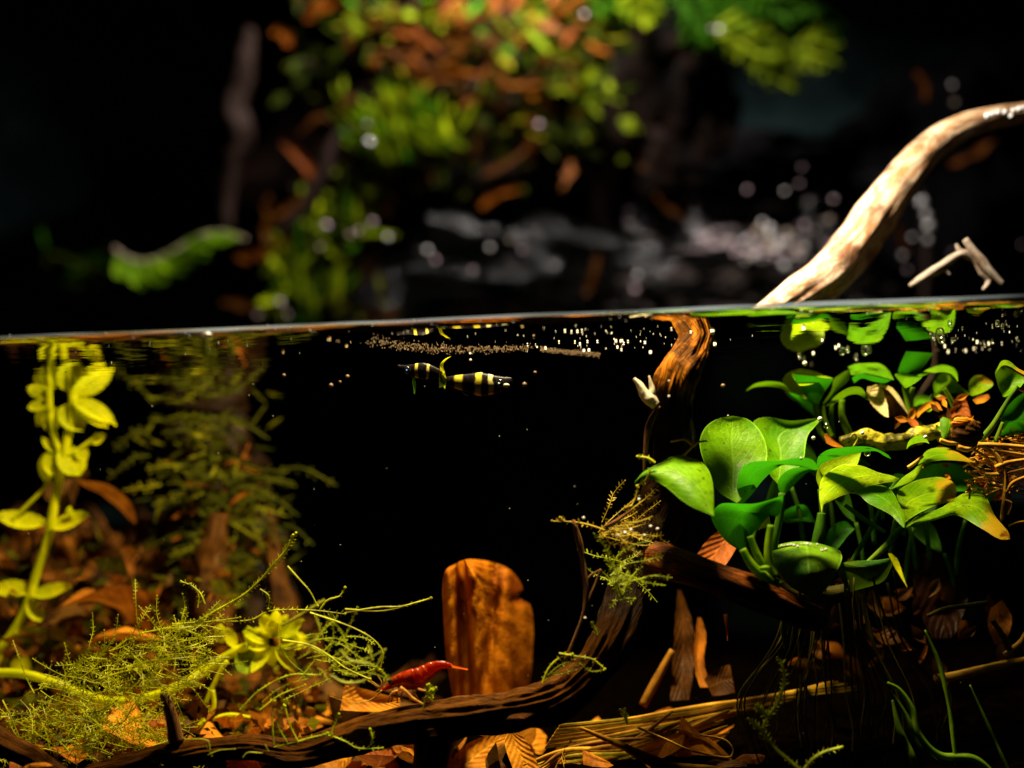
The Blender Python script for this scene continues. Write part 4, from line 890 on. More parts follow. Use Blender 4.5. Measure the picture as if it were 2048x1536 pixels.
# blurred mossy stump in the back left
t = thing('mossy_stump', 'blurred brown stump overgrown with olive moss standing behind the yellow stem plant', 'stump', S(430, 1260, 40))
g = G().tube(pxp([(395, 845, 41), (400, 870, 41), (420, 930, 41), (440, 1040, 41), (460, 1170, 40.5), (470, 1300, 40)], 41), [U(r, 41) for r in (80, 90, 98, 105, 108, 130)], 40, 70, amp=.5, fr=(2.2, .5), ridge=.2, seed=31)
g.build('trunk', wood('stump_wood', (.005, .002, .0006), (.018, .007, .0015), (.002, .001, .0006)), t)
G().tube(pxp([(540, 1020, 39.2), (545, 1090, 39), (560, 1180, 38.8), (575, 1300, 38.6)], 39), [U(r, 39) for r in (8, 22, 26, 30)], 16, 40, amp=.55, fr=(3, 1.2), ridge=.2, seed=5).build('root_arm', M['mulch_wood'], t)
G().tube(pxp([(440, 1030, 38.6), (425, 1120, 38.4), (420, 1210, 38.2), (430, 1300, 38)], 39), [U(r, 39) for r in (20, 34, 38, 30)], 16, 40, amp=.55, fr=(3, 1.2), ridge=.2, seed=5).build('root_arm', M['mulch_wood'], t)
for i in range(270):
    y = random.uniform(835, 1240); xc = 395 + (y - 690) * .13; x = xc + max(-120, min(120, random.gauss(0, 56))); d = 39.5 - .7 * random.random() + .8 * (abs(x - xc) / 100) ** 2
    a = random.choice((0, math.pi)) + random.gauss(0, .5) if random.random() < .6 else random.uniform(0, 6.28)
    mat = random.choices(('moss_olive_dark', 'moss_olive', 'leaf_dead'), (6, 3, 1) if y < 1000 else (4, 2, 3))[0]
    blade('moss_leaf', mat, S(x, y, d), (math.cos(a), -.3, math.sin(a) - .2), U(random.uniform(24, 58), d), U(random.uniform(5, 10), d), t)

for mt, cn in (('moss_olive', 16), ('moss_olive_dark', 64)):
    g = G()
    for i in range(cn):
        y = random.uniform(835, 1200); x = 395 + (y - 690) * .13 + random.gauss(0, 62); d = 39.3 + random.uniform(-.5, .5); sg = random.choice((-1, 1)); ln = random.uniform(40, 120)
        q = [(x, y, d), (x + sg * ln * .4, y - random.uniform(-10, 14), d - .2), (x + sg * ln, y + random.uniform(0, 50), d - .3)]
        strand(g, pxp(q, d), U(3, d), U(15, d), .16)
    tag(g.build('moss_cover', M[mt], t, False), kind='stuff')
# ------------------------------------------------------------------ above the water, out of focus
BG = 1.32                                     # everything in the open air at the back stands this much farther off
S_near, U_near = S, U
def S(px, py, d): return S_near(px, py, d * BG)
def U(px, d): return U_near(px, d * BG)
t = thing('rock_column', 'dark mossy rock column rising above the waterline in the blurred background', 'rock', S(880, 640, 50))
g = G().tube(pxp([(860, -320, 51), (880, -100, 51), (900, 100, 51), (860, 300, 51), (900, 470, 51), (960, 640, 51), (960, 800, 51)], 51), [U(r, 51) for r in (440, 430, 400, 350, 330, 330, 330)], 60, 70, amp=.35, fr=(2.6, .28), seed=41)
g.build('column', M['rock_brown'], t)
for mat, cnt, sd in (('moss_wall_dark', 700, 1), ('moss_olive_dark', 500, 2), ('leaf_dim_brown', 520, 3), ('dim_wood', 260, 4), ('moss_wall', 110, 5)):
    g = G()
    for i in range(cnt):
        x = random.uniform(500, 1300); y = random.uniform(-120, 640)
        lim = .55 * math.sin(x * .011 + y * .006 + sd) + .45 * nz(x * .006, y * .006, sd * 5)
        if lim < .05 or (x > 1120 and y > 330) or (x > 760 and y > 380) or x < 560 - (y - 300) * .1 * (y < 300): continue
        b = S(x, y, 43.9 + random.uniform(-.5, .5)); a = random.uniform(0, 6.28); L = U(random.uniform(18, 60), 44); w = L * random.uniform(.10, .28)
        d = Vector((math.cos(a), random.uniform(-.8, .2), math.sin(a))).normalized(); q = d.cross(Vector((0, 1, .3))).normalized() * w
        g.quad(b, b + d * L * .5 - q, b + d * L, b + d * L * .5 + q)
    tag(g.build('moss_cover', M[mat], t, False), kind='stuff')
for i, (x, y, r, sq, lab, mat) in enumerate(((760, 600, 95, (1.0, .8, .75), 'dark wet boulder at the foot of the mossy column', 'rock_streak'), (1020, 545, 190, (1.25, .8, .52), 'long low wet boulder in the middle of the background', 'rock_streak'),
        (1440, 560, 230, (1.25, .8, .62), 'large glistening wet boulder left of the pale branch', 'rock_glint'), (1600, 480, 110, (1, .8, .8), 'wet rock lump just behind the pale branch', 'rock_glint'),
        (1500, 350, 170, (1.3, .8, .35), 'dim wet ledge above the glistening boulder', 'rock'), (1900, 420, 230, (1.1, .8, 1.2), 'dark rock wall behind the pale arching branch at right', 'rock'), (1330, 250, 150, (.8, .7, 1.5), 'black overhanging rock in the upper middle', 'rock_brown'))):
    tag(G().ball(S(x, y, 45 + .5 * (i % 3)), U(r, 45), 56, 36, sq, .5, 1.7, i * 7.3).build('boulder', M[mat]), lab, 'rock')

def cluster(label, spots, n, L, Wd, mats, d, base_a=None, spread=1.0, cat='moss', leafname='moss_leaf', nm='moss_clump'):
    t = thing(nm, label, cat, S(*spots[0], d))
    for i in range(n):
        x, y = random.choice(spots); x += random.gauss(0, 24); y += random.gauss(0, 20)
        a = (base_a if base_a is not None else random.uniform(0, 6.28)) + random.gauss(0, spread)
        blade(leafname, random.choice(mats), S(x, y, d + random.uniform(-.7, .6)), (math.cos(a), random.uniform(-.9, .3), math.sin(a)), U(random.uniform(.45, 1.2) * L, d), U(random.uniform(.35, 1.0) * Wd, d), t, None, random.randrange(3))
    return t
cluster('bright green moss clump spreading from the middle of the mossy column', [(800, 310), (840, 290), (870, 260), (780, 330), (830, 250), (760, 290), (900, 280)], 110, 100, 17, ('moss_wall_bright', 'moss_wall', 'moss_wall', 'fern'), 43.6, 2.0, .6)
cluster('green moss clump on the left foot of the column above the waterline', [(600, 500), (620, 560), (570, 540), (650, 600), (640, 480), (560, 600), (690, 480), (600, 610)], 100, 62, 18, ('moss_wall_bright', 'moss_wall', 'moss_wall_dark', 'fern'), 43.4, 1.2, .9)
cluster('olive moss on the column between the two green clumps', [(680, 400), (720, 420), (660, 430), (740, 380)], 50, 55, 17, ('moss_wall_dark', 'moss_wall'), 43.8)
cluster('mixed moss along the top edge of the frame', [(700, 20), (760, 45), (850, 15), (960, 30), (1040, 60), (1070, 20), (900, 60), (1000, 100)], 80, 66, 19, ('moss_wall', 'moss_wall_dark', 'fern', 'orange_leaf', 'moss_olive'), 43.2, -.6, 1.0)
cluster('pale green moss patch right of the arched rusty leaf', [(1160, 160), (1180, 185), (1150, 190), (1210, 170), (1170, 140)], 34, 46, 14, ('moss_wall', 'moss_wall_dark'), 43.4)
cluster('dull moss fringe on the right flank of the column', [(1090, 180), (1120, 120), (1060, 240), (1200, 90), (1020, 260), (950, 210), (1150, 250)], 70, 52, 14, ('moss_wall_dark', 'moss_olive_dark', 'moss_olive', 'leaf_dead'), 43.8)
t = thing('root', 'dim brown root running down the left edge of the rock column', 'root', S(455, 430, 45))
stem('strand', [(500, 60), (490, 140), (468, 220), (480, 270), (462, 330), (450, 400), (455, 460)], (14, 24, 22, 30, 24, 18, 10), 44.5, 'dim_wood', t, 16, 50, amp=.4)
# brown leaf scraps
for i, (x, y, ang, L, Wd, lab) in enumerate((
        (545, 60, -.3, 60, 36, 'reddish leaf scrap at the upper left of the column'), (610, 40, .5, 70, 34, 'brown leaf at the top edge above the left flank'), (735, 50, .1, 84, 30, 'pale tipped tan leaf at the top of the column'),
        (785, 100, -1.2, 62, 34, 'orange leaf beside the pinkish sliver'), (808, 110, 1.3, 70, 20, 'pinkish upright leaf sliver near the top'), (800, 190, .6, 100, 36, 'large orange leaf slanting up right'),
        (865, 145, .7, 90, 40, 'bright orange leaf above the slanting one'), (900, 95, .9, 70, 28, 'rusty leaf with a pale tip'), (880, 40, -.2, 62, 40, 'orange leaf below the top edge'), (970, 15, .3, 50, 42, 'glowing orange leaf at the top centre'),
        (1050, 20, -1.0, 66, 42, 'orange leaf right of the glowing one'), (1095, 30, .2, 60, 30, 'tan leaf at the top right of the column'), (925, 215, .75, 90, 20, 'left half of the arched rusty leaf'), (995, 165, -.35, 80, 18, 'right half of the arched rusty leaf'),
        (560, 285, -.4, 80, 28, 'single brown leaf pointing left out of the column'), (965, 350, .2, 100, 24, 'tan leaf in the dark middle of the column'), (960, 415, .7, 70, 24, 'small rusty leaf under the tan one'),
        (535, 440, .2, 66, 34, 'orange leaf at the left foot of the curved stem'), (530, 485, 1.2, 70, 32, 'orange leaf hanging below the foot leaf'), (470, 510, -.35, 90, 30, 'tan leaf beside the floating frond'), (440, 605, -.05, 74, 28, 'tan leaf just above the waterline at left'),
        (1140, 320, -1.5, 50, 20, 'brown leaf hanging on the right flank'), (1060, 330, 1.4, 46, 18, 'dim brown leaf low on the right flank'), (1310, 390, -1.0, 60, 22, 'faint brown leaf near the black overhang'), (1900, 330, .3, 80, 20, 'yellow brown leaf under the pale branch'),
        (1790, 450, -1.1, 46, 26, 'rusty leaf just right of the pale branch'), (1850, 200, 1.5, 40, 16, 'small orange leaf above the pale branch'), (1170, 590, 1.1, 70, 20, 'dim tan leaf above the waterline in the middle'))):
    dd = (42.9 if x < 1250 else 42) + random.uniform(-.3, .3); c0 = S(x, y, dd); ax = Vector((math.cos(ang), random.uniform(-.5, .1), math.sin(ang))).normalized(); sx = ax.cross(Vector((random.uniform(-.6, .6), -1, random.uniform(0, 1)))).normalized(); nn = ax.cross(sx)
    ll, rr, mm = [], [], []; sd = i * 3.7; bend = random.choice((-1, 1)) * random.uniform(.15, .75)
    for q in range(8):
        v = q / 7; w = U(Wd, 43) * .42 * math.sin(math.pi * (.06 + .9 * v)) ** .6 * (1 + 1.1 * nz(v * 5, sd)); c1 = c0 + ax * (U(L, 43) * v * 1.3) + sx * (bend * U(L, 43) * v * v) + nn * (.12 * nz(v * 3, sd + 9))
        ll.append(c1 - sx * w); rr.append(c1 + sx * w * (1 + .3 * nz(v * 5, sd + 3))); mm.append(c1 + nn * w * random.uniform(.1, .5))
    o = G().sheet(ll, rr, mm, 14, 7, None, .06, sd).build('dead_leaf', M[random.choice(('orange_leaf', 'leaf_dim_brown', 'orange_leaf', 'orange_pale', 'leaf_dead_red'))])
    tag(o, lab, 'dead leaf')
t = thing('curved_stem', 'grey brown curved stem beside the green clump on the column', 'stem', S(590, 450, 43))
stem('stem', [(705, 262), (680, 268), (660, 300), (650, 345), (620, 395), (590, 440), (560, 470)], (8, 13, 16, 15, 15, 17, 12), 43, 'dim_wood', t, 10, 30)

t = thing('rusty_frond', 'mass of rusty brown dead fronds across the top of the mossy column', 'fronds', S(880, 120, 43))
for i in range(46):
    x, y = random.gauss(890, 130), random.gauss(110, 75); a = random.gauss(.75, .5) + (math.pi if random.random() < .3 else 0); L = random.uniform(40, 110)
    q = [(x, y), (x + L * .5 * math.cos(a), y - L * .5 * math.sin(a) - random.uniform(0, 12)), (x + L * math.cos(a + .2), y - L * math.sin(a - .3))]
    dd = 42.8 + random.uniform(-.4, .5)
    stem('frond_tip', q, (3, random.uniform(5, 10), 2), dd, random.choice(('orange_leaf', 'leaf_dim_brown', 'leaf_dead_red', 'orange_leaf', 'dim_wood', 'leaf_dim_brown')), t, 6, 14, flat=.45, amp=.3)
# floating fern leaf and ferns
def frond(label, pts, d, r, L, Wd, mat, side, name='fern_frond', n=12, stemmat='stem', p=None):
    t = p or thing(name, label, 'fern', S(*pts[0], d))
    stem('rachis', pts, (r, r, r * .5), d, stemmat, t, 6, 20)
    P = spl([(a[0], a[1], 0) for a in pts], n + 2)
    for i in range(1, n + 1):
        tx, ty = (P[i + 1] - P[i - 1]).x if i < n + 1 else 1, (P[i + 1] - P[i - 1]).y
        a = math.atan2(-ty, tx)
        for s in side:
            k = math.sin(math.pi * (.25 + .7 * i / n))
            b = a + s * random.uniform(.9, 1.2)
            blade('leaflet', mat, S(P[i].x, P[i].y, d), (math.cos(b), random.uniform(-.5, 0), math.sin(b)), U(L * k, d), U(Wd, d), t, None, 3)
    return t
frond('single bright green leaflet frond hanging free in front of the dark left pane', [(228, 498), (255, 518), (290, 525), (340, 508), (390, 478), (440, 465), (492, 478)], 42.5, 6, 80, 24, 'fern_bright', (-1, -.75), 'hanging_frond', 11, 'pale_twig')
cluster('dim blurred green leaf tuft floating at the far left', [(150, 520), (130, 530), (180, 525)], 14, 60, 28, ('moss_wall_dark', 'fern'), 47, -.3, .8)
TF = thing('fern_clump', 'bright green fern hanging from the top edge right of the column', 'fern', S(1400, -40, 43))
for i, pts in enumerate(([(1250, -40), (1280, 20), (1330, 40)], [(1330, -60), (1370, 10), (1420, 60), (1470, 120)], [(1400, -50), (1460, 20), (1500, 60), (1560, 160)], [(1460, 60), (1520, 120), (1570, 165), (1600, 190)], [(1480, -50), (1530, 0), (1590, 20), (1640, 60)],
                         [(1560, 20), (1610, 60), (1650, 70), (1690, 50)], [(1580, 90), (1630, 110), (1680, 115)], [(1380, 20), (1400, 60), (1420, 90)], [(1170, -30), (1230, 10), (1290, 15)], [(1420, 40), (1480, 90), (1530, 110), (1600, 120)])):
    frond(None, pts, 43 + .4 * (i % 3), 3, 60, 11, 'fern' if i % 3 else 'moss_wall', (1, -1, .3, -.4), n=11, p=TF)
# drops on the rocks
DROPS = [(652, 452, 14), (745, 445, 10), (700, 470, 12), (718, 462, 9), (640, 495, 10), (775, 475, 9), (735, 250, 11), (738, 285, 13), (722, 235, 9), (1078, 250, 14), (980, 495, 9), (1020, 480, 9), (1045, 500, 8), (945, 540, 9), (870, 520, 10), (855, 500, 10),
         (1495, 380, 11), (1570, 383, 9), (1600, 368, 11), (1605, 335, 9), *[(random.gauss(1535, 34), random.gauss(492, 17), random.uniform(8, 16)) for _ in range(26)], *[(random.gauss(1600, 40), random.gauss(500, 20), random.uniform(6, 11)) for _ in range(10)], (1668, 400, 9), (1460, 490, 11), (1525, 445, 10), (1610, 450, 9), (1660, 440, 13), (1630, 460, 9), (1515, 505, 14), (1535, 490, 16), (1550, 500, 14), (1500, 515, 12), (1540, 470, 12), (1610, 495, 13), (1600, 515, 11), (1572, 510, 9), (1590, 470, 8),  # random clumps: pale drops added to stand in for a lit rock patch
         (1905, 170, 10), (1910, 205, 9), (1850, 175, 7), (1805, 510, 9), (1815, 540, 9), (1825, 475, 9), (1270, 580, 11), (1275, 550, 8), (1905, 505, 7), (2045, 490, 8), (515, 630, 11), (560, 605, 12), (575, 630, 10), (1170, 30, 12), (1440, 60, 11), (1425, 58, 10)]
for x, y, r in DROPS:
    tag(G().ball(S(x, y, 42.4), U(r * random.uniform(.35, .6), 42), 10, 7, (1, 1, .9)).build('water_drop', M[random.choice(('drop', 'drop_pink', 'drop_pink', 'drop_tan'))]), 'out of focus %s water drop %s' % ('large' if r > 11.5 else 'small' if r < 9 else 'round', 'on the left moss clump' if x < 720 else 'on the upper moss' if y < 300 and x < 1250 else 'above the pale branch' if y < 220 and x > 1700 else 'by the top fern' if y < 100 else 'on the long low boulder' if x < 1150 else 'on the dim ledge' if y < 420 else 'behind the pale branch' if x > 1700 else 'low above the waterline in the middle' if x < 1350 else 'on the glistening boulder'), 'water drop', 'glinting drops in the background')
t = thing('hanging_root', 'thin vertical root strung with pinkish drops hanging behind the pale branch', 'root', S(1855, 400, 42))
stem('strand', [(1842, 380), (1848, 430), (1855, 480), (1853, 540), (1850, 610)], (5, 8, 9, 9, 8), 42, 'dim_wood', t, 8, 20)
for x, y, r in ((1845, 405, 12), (1853, 430, 9), (1858, 452, 11), (1856, 480, 7)): G().ball(S(x, y, 41.6), U(r * .8, 42), 10, 7).build('drop', M['drop'], t)

S, U = S_near, U_near
# ------------------------------------------------------------------ bubbles and specks under the surface
def bubble(p, r, label, group, mat='bubble'):
    o = G().ball(p, r, 12, 9).build('bubble', M[mat]); return tag(o, label, 'bubble', group)
for x, y, r in ((1118, 687, 3), (1150, 687, 3), (1160, 691, 2.5), (1175, 686, 3), (1168, 704, 4.5), (1178, 703, 4), (1195, 686, 3), (1232, 685, 3.5), (1243, 685, 5), (1247, 690, 3), (1290, 688, 3.5), (1301, 707, 3.5), (1256, 686, 2.5), (1235, 697, 2.5), (1243, 702, 2.5), (1091, 699, 3),
                (1055, 692, 2.5), (1130, 665, 2.5), (1143, 667, 2), (1155, 666, 2.5), (1164, 665, 2), (1343, 661, 3), (1382, 667, 3), (1425, 665, 5), (1430, 691, 4), (1382, 692, 2)):
    bubble(on_surface(x, y, -.03), U(r * random.uniform(.55, .95), 31), 'tiny sparkling bubble under the water surface left of the trunk', 'bubbles under the surface by the trunk', 'drop')
for x, y, r in ((1599, 714, 5), (1608, 720, 4), (1627, 709, 3), (1684, 705, 7), (1695, 702, 5), (1712, 717, 6), (1730, 703, 9), (1738, 702, 6), (1672, 698, 3), (1624, 731, 3), (1678, 694, 3), (1645, 683, 3)):
    bubble(on_surface(x, y, -.03), U(r, 32), 'small round bubble under the surface above the upper plant', 'bubbles above the upper plant', 'drop' if r < 5 else 'bubble')
for x, y, r in ((1880, 670, 11), (1883, 680, 10), (1868, 678, 5), (1905, 683, 6), (1910, 682, 4), (1955, 687, 4), (1968, 688, 5), (1978, 690, 4), (1985, 686, 3), (2004, 690, 4), (2034, 680, 4), (2033, 694, 5), (2043, 703, 4), (1897, 706, 4), (1932, 704, 4), (1925, 660, 6), (1900, 650, 6),
                (1995, 650, 7), (2005, 655, 6), (2012, 648, 5), (1985, 655, 5), (1838, 628, 5), (1828, 627, 4), (2010, 628, 5), (2035, 628, 7), (1965, 700, 3), (1948, 700, 3), (1890, 695, 3), (1912, 700, 3)):
    bubble(on_surface(x, y, -.03) if y > 640 else S(x, y, 29.1), U(r * random.uniform(.35, .9), 31), 'glinting bubble in the crowd under the surface at the right edge', 'bubbles at the right edge', 'drop' if r < 5 and random.random() < .6 else 'bubble')
for x, y, d, r, lab in ((1456, 832, 31.5, 2.5, 'round leaf'), (1640, 838, 32, 5, 'wavy leaf tip'), (1653, 852, 32, 6, 'leaf stalk of the upper plant'), (1602, 917, 30.6, 3, 'folded front leaf'), (1735, 906, 31.8, 7, 'narrow right leaf'), (1543, 1054, 30.7, 5, 'short stalk'),
                    (1725, 866, 31.6, 4, 'rhizome'), (1851, 874, 31.6, 4, 'small arched leaf'), (1627, 876, 32, 4, 'upper plant stalks'), (1610, 727, 33.2, 5, 'round yellow leaf')):
    bubble(S(x, y, d), U(r, 32), 'single air bubble clinging to the ' + lab, None, 'drop' if r < 6 else 'bubble')
for i in range(16):
    x = random.uniform(1562, 1660); y = 1092 - 4 * math.sin((x - 1560) / 100 * 3.1) + random.uniform(-2, 12) * (i % 3 == 0)
    bubble(S(x, y, 30.25), U(random.uniform(1.5, 3), 30), 'minute bubble on the upper rim of the dark velvety leaf', 'bubbles on the velvety leaf', 'drop')
for x, y, d, r in ((1167, 1036, 30, 3), (1250, 1066, 30, 4), (1236, 1072, 30, 4), (1278, 999, 30, 3), (1262, 1060, 30, 3), (1301, 1053, 30, 3), (1315, 1058, 30, 3), (1289, 1071, 30, 3), (1170, 1236, 30, 2.5), (1338, 793, 30.1, 2.5), (1338, 762, 30.1, 2)):
    bubble(S(x, y, d), U(r, 30), 'tiny bubble caught in moss on the trunk', 'bubbles on the trunk moss', 'drop')
for x, y, d, r in ((523, 728, 33, 4), (568, 751, 33, 5), (662, 771, 33, 6), (695, 753, 33, 5), (680, 764, 33, 4), (941, 720, 33, 3), (1049, 769, 33, 6), (1070, 745, 33, 4), (1446, 772, 33, 6), (132, 741, 33, 4)):
    bubble(S(x, y, d), U(r * .75, 34), 'dim drifting bubble hanging in the dark water near the fish', 'drifting bubbles in open water', 'film' if r > 3.6 else 'drop')
g = G()
for i in range(150):
    x = random.uniform(0, 2048); y0 = 672 - x * .0375; k = random.random() ** 1.6
    y = y0 + 6 + k * 60
    if random.random() < .45: x = random.gauss(1230, 150); y = 672 - x * .0375 + 24 + random.random() * 50
    if random.random() < .2: x = random.uniform(1850, 2048); y = 672 - x * .0375 + 50 + random.random() * 60
    if not 0 < x < 2048: continue
    g.ball(on_surface(x, y, -.015), U(random.uniform(.4, 1.0) * (1 if random.random() < .9 else 1.8), 31), 5, 3)
for i in range(60):
    x = random.uniform(0, 2040); g.ball(S(x, 642 + (1024 - x) * .0375 + random.uniform(-9, 9), 28.85), U(random.uniform(.5, 1.3), 29), 5, 3)
for i in range(46): g.ball(S(random.uniform(0, 2000), random.uniform(720, 1500), random.uniform(30, 34)), U(random.uniform(.4, 1.0), 31), 5, 3)
tag(g.build('floating_specks', M['speck']), 'fine pale specks under the water surface', 'specks', kind='stuff')
g = G()
for i in range(620):
    k = random.random(); x = 735 + 330 * k + random.gauss(0, 8); yc = 683 + 10 * math.sin(k * 3.1) + 12 * k
    y = yc + random.gauss(0, 6.0 - 3 * k)
    g.ball(on_surface(x, y, -.01), U(random.uniform(.5, 1.3), 31), 4, 3)
for i in range(500):
    k = random.random(); x = 1080 + 120 * k; y = 700 + 10 * k + random.gauss(0, 2.5); g.ball(on_surface(x, y, -.01), U(random.uniform(.5, 1.0), 31), 4, 3)
tag(g.build('surface_film', M['film']), 'brownish dust film floating on the surface above the fish', 'film', kind='stuff')
o = G().ball(S(413, 671, 28.8), U(11, 29), 12, 8, (1, .6, .55), .5, 2, 3).build('floating_chip', M['white_bud']); tag(o, 'small bright cream chip floating at the waterline on the left', 'chip')

# ------------------------------------------------------------------ shrimp
def shrimp_mat():
    t = NT('shrimp_shell'); p = t.pos(); uvv, u, v = t.uv()
    col = t.mix(t.step(t.noise(p, 7, 3), .35, .62), (.30, .008, .002), (.62, .06, .006))
    z = t.step(t.math('SINE', t.math('MULTIPLY', v, 34.0)), .80, .97)
    col = t.mix(t.math('MULTIPLY', z, .6), col, (.15, .004, .002))
    col = t.mix(t.math('MULTIPLY', t.step(t.noise(p, 15, 2), .6, .68), .7), col, (.60, .20, .03))
    a = t.bsdf(col, .25, .5, t.bump(t.noise(p, 12, 3), .3, .02)); b = t.n('ShaderNodeBsdfTranslucent', {0: (.60, .07, .008, 1)}).outputs[0]
    return t.done(t.mixs(.5, a, b))
SH = shrimp_mat(); SHL = simple('shrimp_leg', (.85, .42, .08), .4, .15, .45, .3); SHP = simple('shrimp_belly', (.50, .075, .006), .4, .1, .6, .4)
DS = 30.9
t = thing('shrimp', 'small red shrimp standing on the low wood arm, head to the left', 'shrimp', S(812, 1400, DS))
g = G().tube(pxp([(779, 1369), (784, 1367), (792, 1366), (801, 1364), (815, 1360), (828, 1356), (841, 1350), (853, 1342), (866, 1334), (879, 1330), (892, 1330), (904, 1333)], DS),
         [U(r, DS) for r in (6, 10, 13, 15.5, 17.5, 17.5, 17.5, 16, 12.5, 8.5, 6.8, 4.5)], 24, 120, flat=.62)
sp = spl(pxp([(779, 1369), (784, 1367), (792, 1366), (801, 1364), (815, 1360), (828, 1356), (841, 1350), (853, 1342), (866, 1334), (879, 1330), (892, 1330), (904, 1333)], DS), 120)
for k in range(120 * 25):                      # overlapping shell plates along the tail half
    q = k // 25 / 119
    if q > .42:
        f = (q - .42) / .58 * 6; f -= math.floor(f); g.v[k] = sp[k // 25] + (g.v[k] - sp[k // 25]) * (.93 + .12 * f)
g.build('body', SH, t)
G().tube(pxp([(796, 1372), (808, 1373), (822, 1372), (836, 1368), (850, 1358), (866, 1346), (882, 1338)], DS + .02), [U(r, DS) for r in (4, 8, 10, 11, 9, 6, 3)], 16, 40, flat=.5, amp=.15, fr=(2, 6)).build('swimmerets', SHP, t)
G().tube(pxp([(786, 1365), (796, 1362), (808, 1359), (821, 1357), (829, 1356)], DS), [U(r, DS) for r in (10, 14.5, 17.5, 19.5, 19)], 24, 40, flat=.64).build('carapace', SH, t)
G().tube(pxp([(786, 1370), (776, 1374), (768, 1378), (759, 1378)], DS), [U(r, DS) for r in (7, 6, 5, 2)], 10, 14, flat=.7).build('antennal_scale', SH, t)
G().tube(pxp([(802, 1355), (790, 1360), (780, 1363), (771, 1369)], DS), [U(r, DS) for r in (5, 5, 3, .8)], 8, 10).build('rostrum', SH, t)
for s in (-1, 1): G().ball(S(779.5, 1363, DS + s * .14 - .08), U(4.6, DS), 12, 8).build('eye', M['black'], t)
for q in ([(762, 1373), (763, 1364), (756, 1351)], [(759, 1376), (748, 1369), (735, 1360)], [(759, 1374), (750, 1367), (742, 1361)], [(758, 1379), (752, 1383), (746, 1388)], [(761, 1380), (759, 1386), (757, 1391)], [(764, 1380), (740, 1400), (700, 1405), (660, 1392)]):
    stem('antenna', q, (1.3, .9, .5), DS - .05, 'root', t, 5, 14)
for k, (q, r) in enumerate((([(800, 1375), (812, 1384), (822, 1394), (833, 1401), (847, 1409)], 3.4), ([(787, 1378), (785, 1390), (783, 1404)], 1.8), ([(791, 1380), (794, 1392), (795, 1406)], 1.8), ([(796, 1381), (786, 1384), (778, 1396), (777, 1406)], 1.6), ([(806, 1382), (802, 1394), (806, 1404)], 1.6),
             ([(818, 1384), (821, 1392), (818, 1403)], 1.8), ([(836, 1378), (844, 1380), (853, 1382)], 1.8), ([(824, 1382), (832, 1390), (838, 1402)], 1.6), ([(790, 1384), (806, 1378), (815, 1380)], 2.0))):
    G().tube(pxp(q, DS - .12 + .1 * (k % 3)), [U(r * 1.3, DS), U(r * 1.2, DS), U(r * .7, DS)], 7, 14).build('leg', SHL, t)
G().sheet(pxp([(902, 1330), (915, 1333), (936, 1338)], DS - .05), pxp([(902, 1335), (914, 1337), (936, 1340)], DS), n=8, m=4).build('tail_fan', SHP, t)

# ------------------------------------------------------------------ fish
def fish_mat(name, bands):
    t = NT(name); uvv, u, v = t.uv(); p = t.pos()
    geo = t.n('ShaderNodeAttribute', attribute_name='UVMap')
    n = t.noise(p, 9, 2)
    col = t.mix(t.step(n, .4, .6), (.004, .003, .004), (.011, .007, .009))
    k = None
    for c, w in bands:
        f = t.math('SUBTRACT', 1.0, t.step(t.math('ABSOLUTE', t.math('SUBTRACT', t.math('ADD', v, t.math('ADD', t.math('MULTIPLY', t.math('SUBTRACT', n, .5), .05), t.math('MULTIPLY', t.math('SINE', t.math('MULTIPLY', u, 12.6)), .006))), c)), w * .55, w * 1.2))
        k = f if k is None else t.math('MAXIMUM', k, f)
    col = t.mix(k, col, t.mix(t.step(t.noise(p, 3, 2), .4, .6), (.58, .46, .03), (.66, .56, .24)))
    return t.done(t.bsdf(col, .35, .06, t.bump(t.noise(p, 20, 2), .15, .02)))
def length(pts): return sum((b - a).length for a, b in zip(pts, pts[1:]))
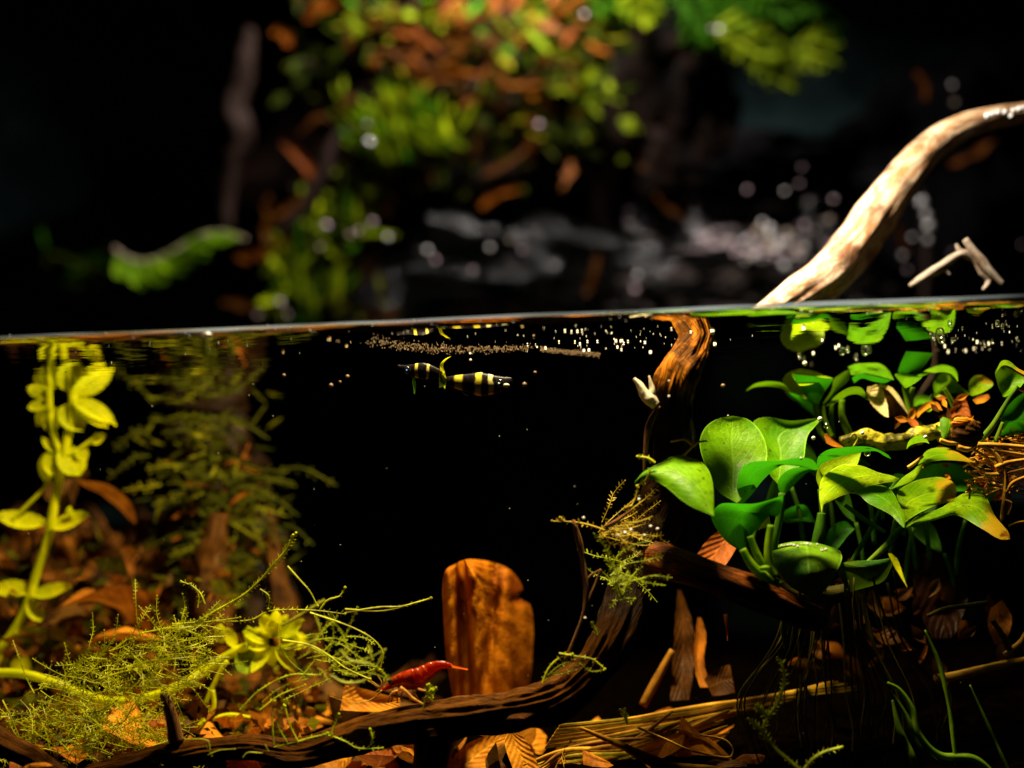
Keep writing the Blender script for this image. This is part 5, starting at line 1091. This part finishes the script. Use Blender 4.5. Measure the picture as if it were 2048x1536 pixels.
def fish(label, spine, rads, bands, d, mouth, eye, fins, eyecol):
    t = thing('fish', label, 'fish', S(*spine[len(spine) // 2], d))
    P = pxp(spine, d); g = G().tube(P, [U(r, d) for r in rads], 22, 60, flat=.62)
    ln = max(q[1] for q in g.u); g.u = [(a, b / ln) for a, b in g.u]
    # keep the broad side towards the glass
    P2 = spl(P, 60); c = 0
    for k in range(60 * 23):
        a = P2[k // 23]; g.v[k] = Vector((g.v[k].x, a.y + (g.v[k].y - a.y) * .7, g.v[k].z))
    g.build('body', fish_mat('fish_skin', bands), t)
    ex, ey, er = eye
    e = G().ball(S(ex, ey, d - U(rads[2], d) * .62), U(er, d), 14, 10, (1, .5, 1)).build('eye', M['black'], t)
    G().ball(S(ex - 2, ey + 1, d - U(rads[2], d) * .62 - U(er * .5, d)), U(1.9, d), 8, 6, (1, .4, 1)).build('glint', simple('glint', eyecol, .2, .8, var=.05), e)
    if mouth: G().ball(S(mouth[0], mouth[1], d - .08), U(mouth[2], d), 12, 8, (1.25, .6, .75)).build('jaw', simple('jaw', (.26, .26, .16), .35, .3, var=.15), t)
    for L, R, mt in fins:
        pleaf(L, R, d - .05, 0, 0, .03, mt, t, 'fin', .0, n=12, m=5)
    return t
fish('dark fish with yellow bands facing right, in front of its companion', [(893, 763), (905, 763), (924, 765), (945, 767), (968, 769), (990, 769), (1008, 767), (1020, 764), (1025, 763)][::-1],
     [8, 15, 21, 24, 24, 21, 16, 11, 9], [(.33, .042), (.52, .052), (.82, .066)], 31.5, (1012, 771, 6), (1000, 766, 8), [([(893, 758), (884, 748), (878, 742)], [(893, 770), (884, 774), (878, 776)], 'moss_wall_dark'), ([(948, 786), (935, 784), (920, 780)], [(940, 792), (930, 790), (920, 780)], 'moss_wall_dark'), ([(985, 774), (975, 778), (966, 776)], [(985, 777), (976, 783), (966, 776)], 'moss_wall_dark')], (.6, .75, .8))
fish('dim banded fish facing left, half hidden behind the other fish', [(795, 731), (800, 735), (812, 739), (825, 741), (842, 742), (860, 744), (875, 747), (888, 750)],
     [3, 10, 14, 16, 17, 15, 10, 7], [(.42, .036), (.66, .03), (.97, .05)], 31.8, None, (815, 740, 7), [([(880, 742), (881, 728), (890, 718), (903, 712)], [(889, 742), (886, 730), (893, 720), (903, 712)], 'yellow_leaf'), ([(880, 748), (884, 760), (888, 775)], [(890, 746), (893, 760), (890, 778)], 'yellow_leaf'), ([(824, 756), (826, 770), (828, 788)], [(829, 756), (832, 770), (830, 788)], 'fern')], (.05, .2, .9))
print('objects', len(bpy.data.objects), 'tris', sum(len(o.data.polygons) * 2 for o in bpy.data.objects if o.type == 'MESH'))
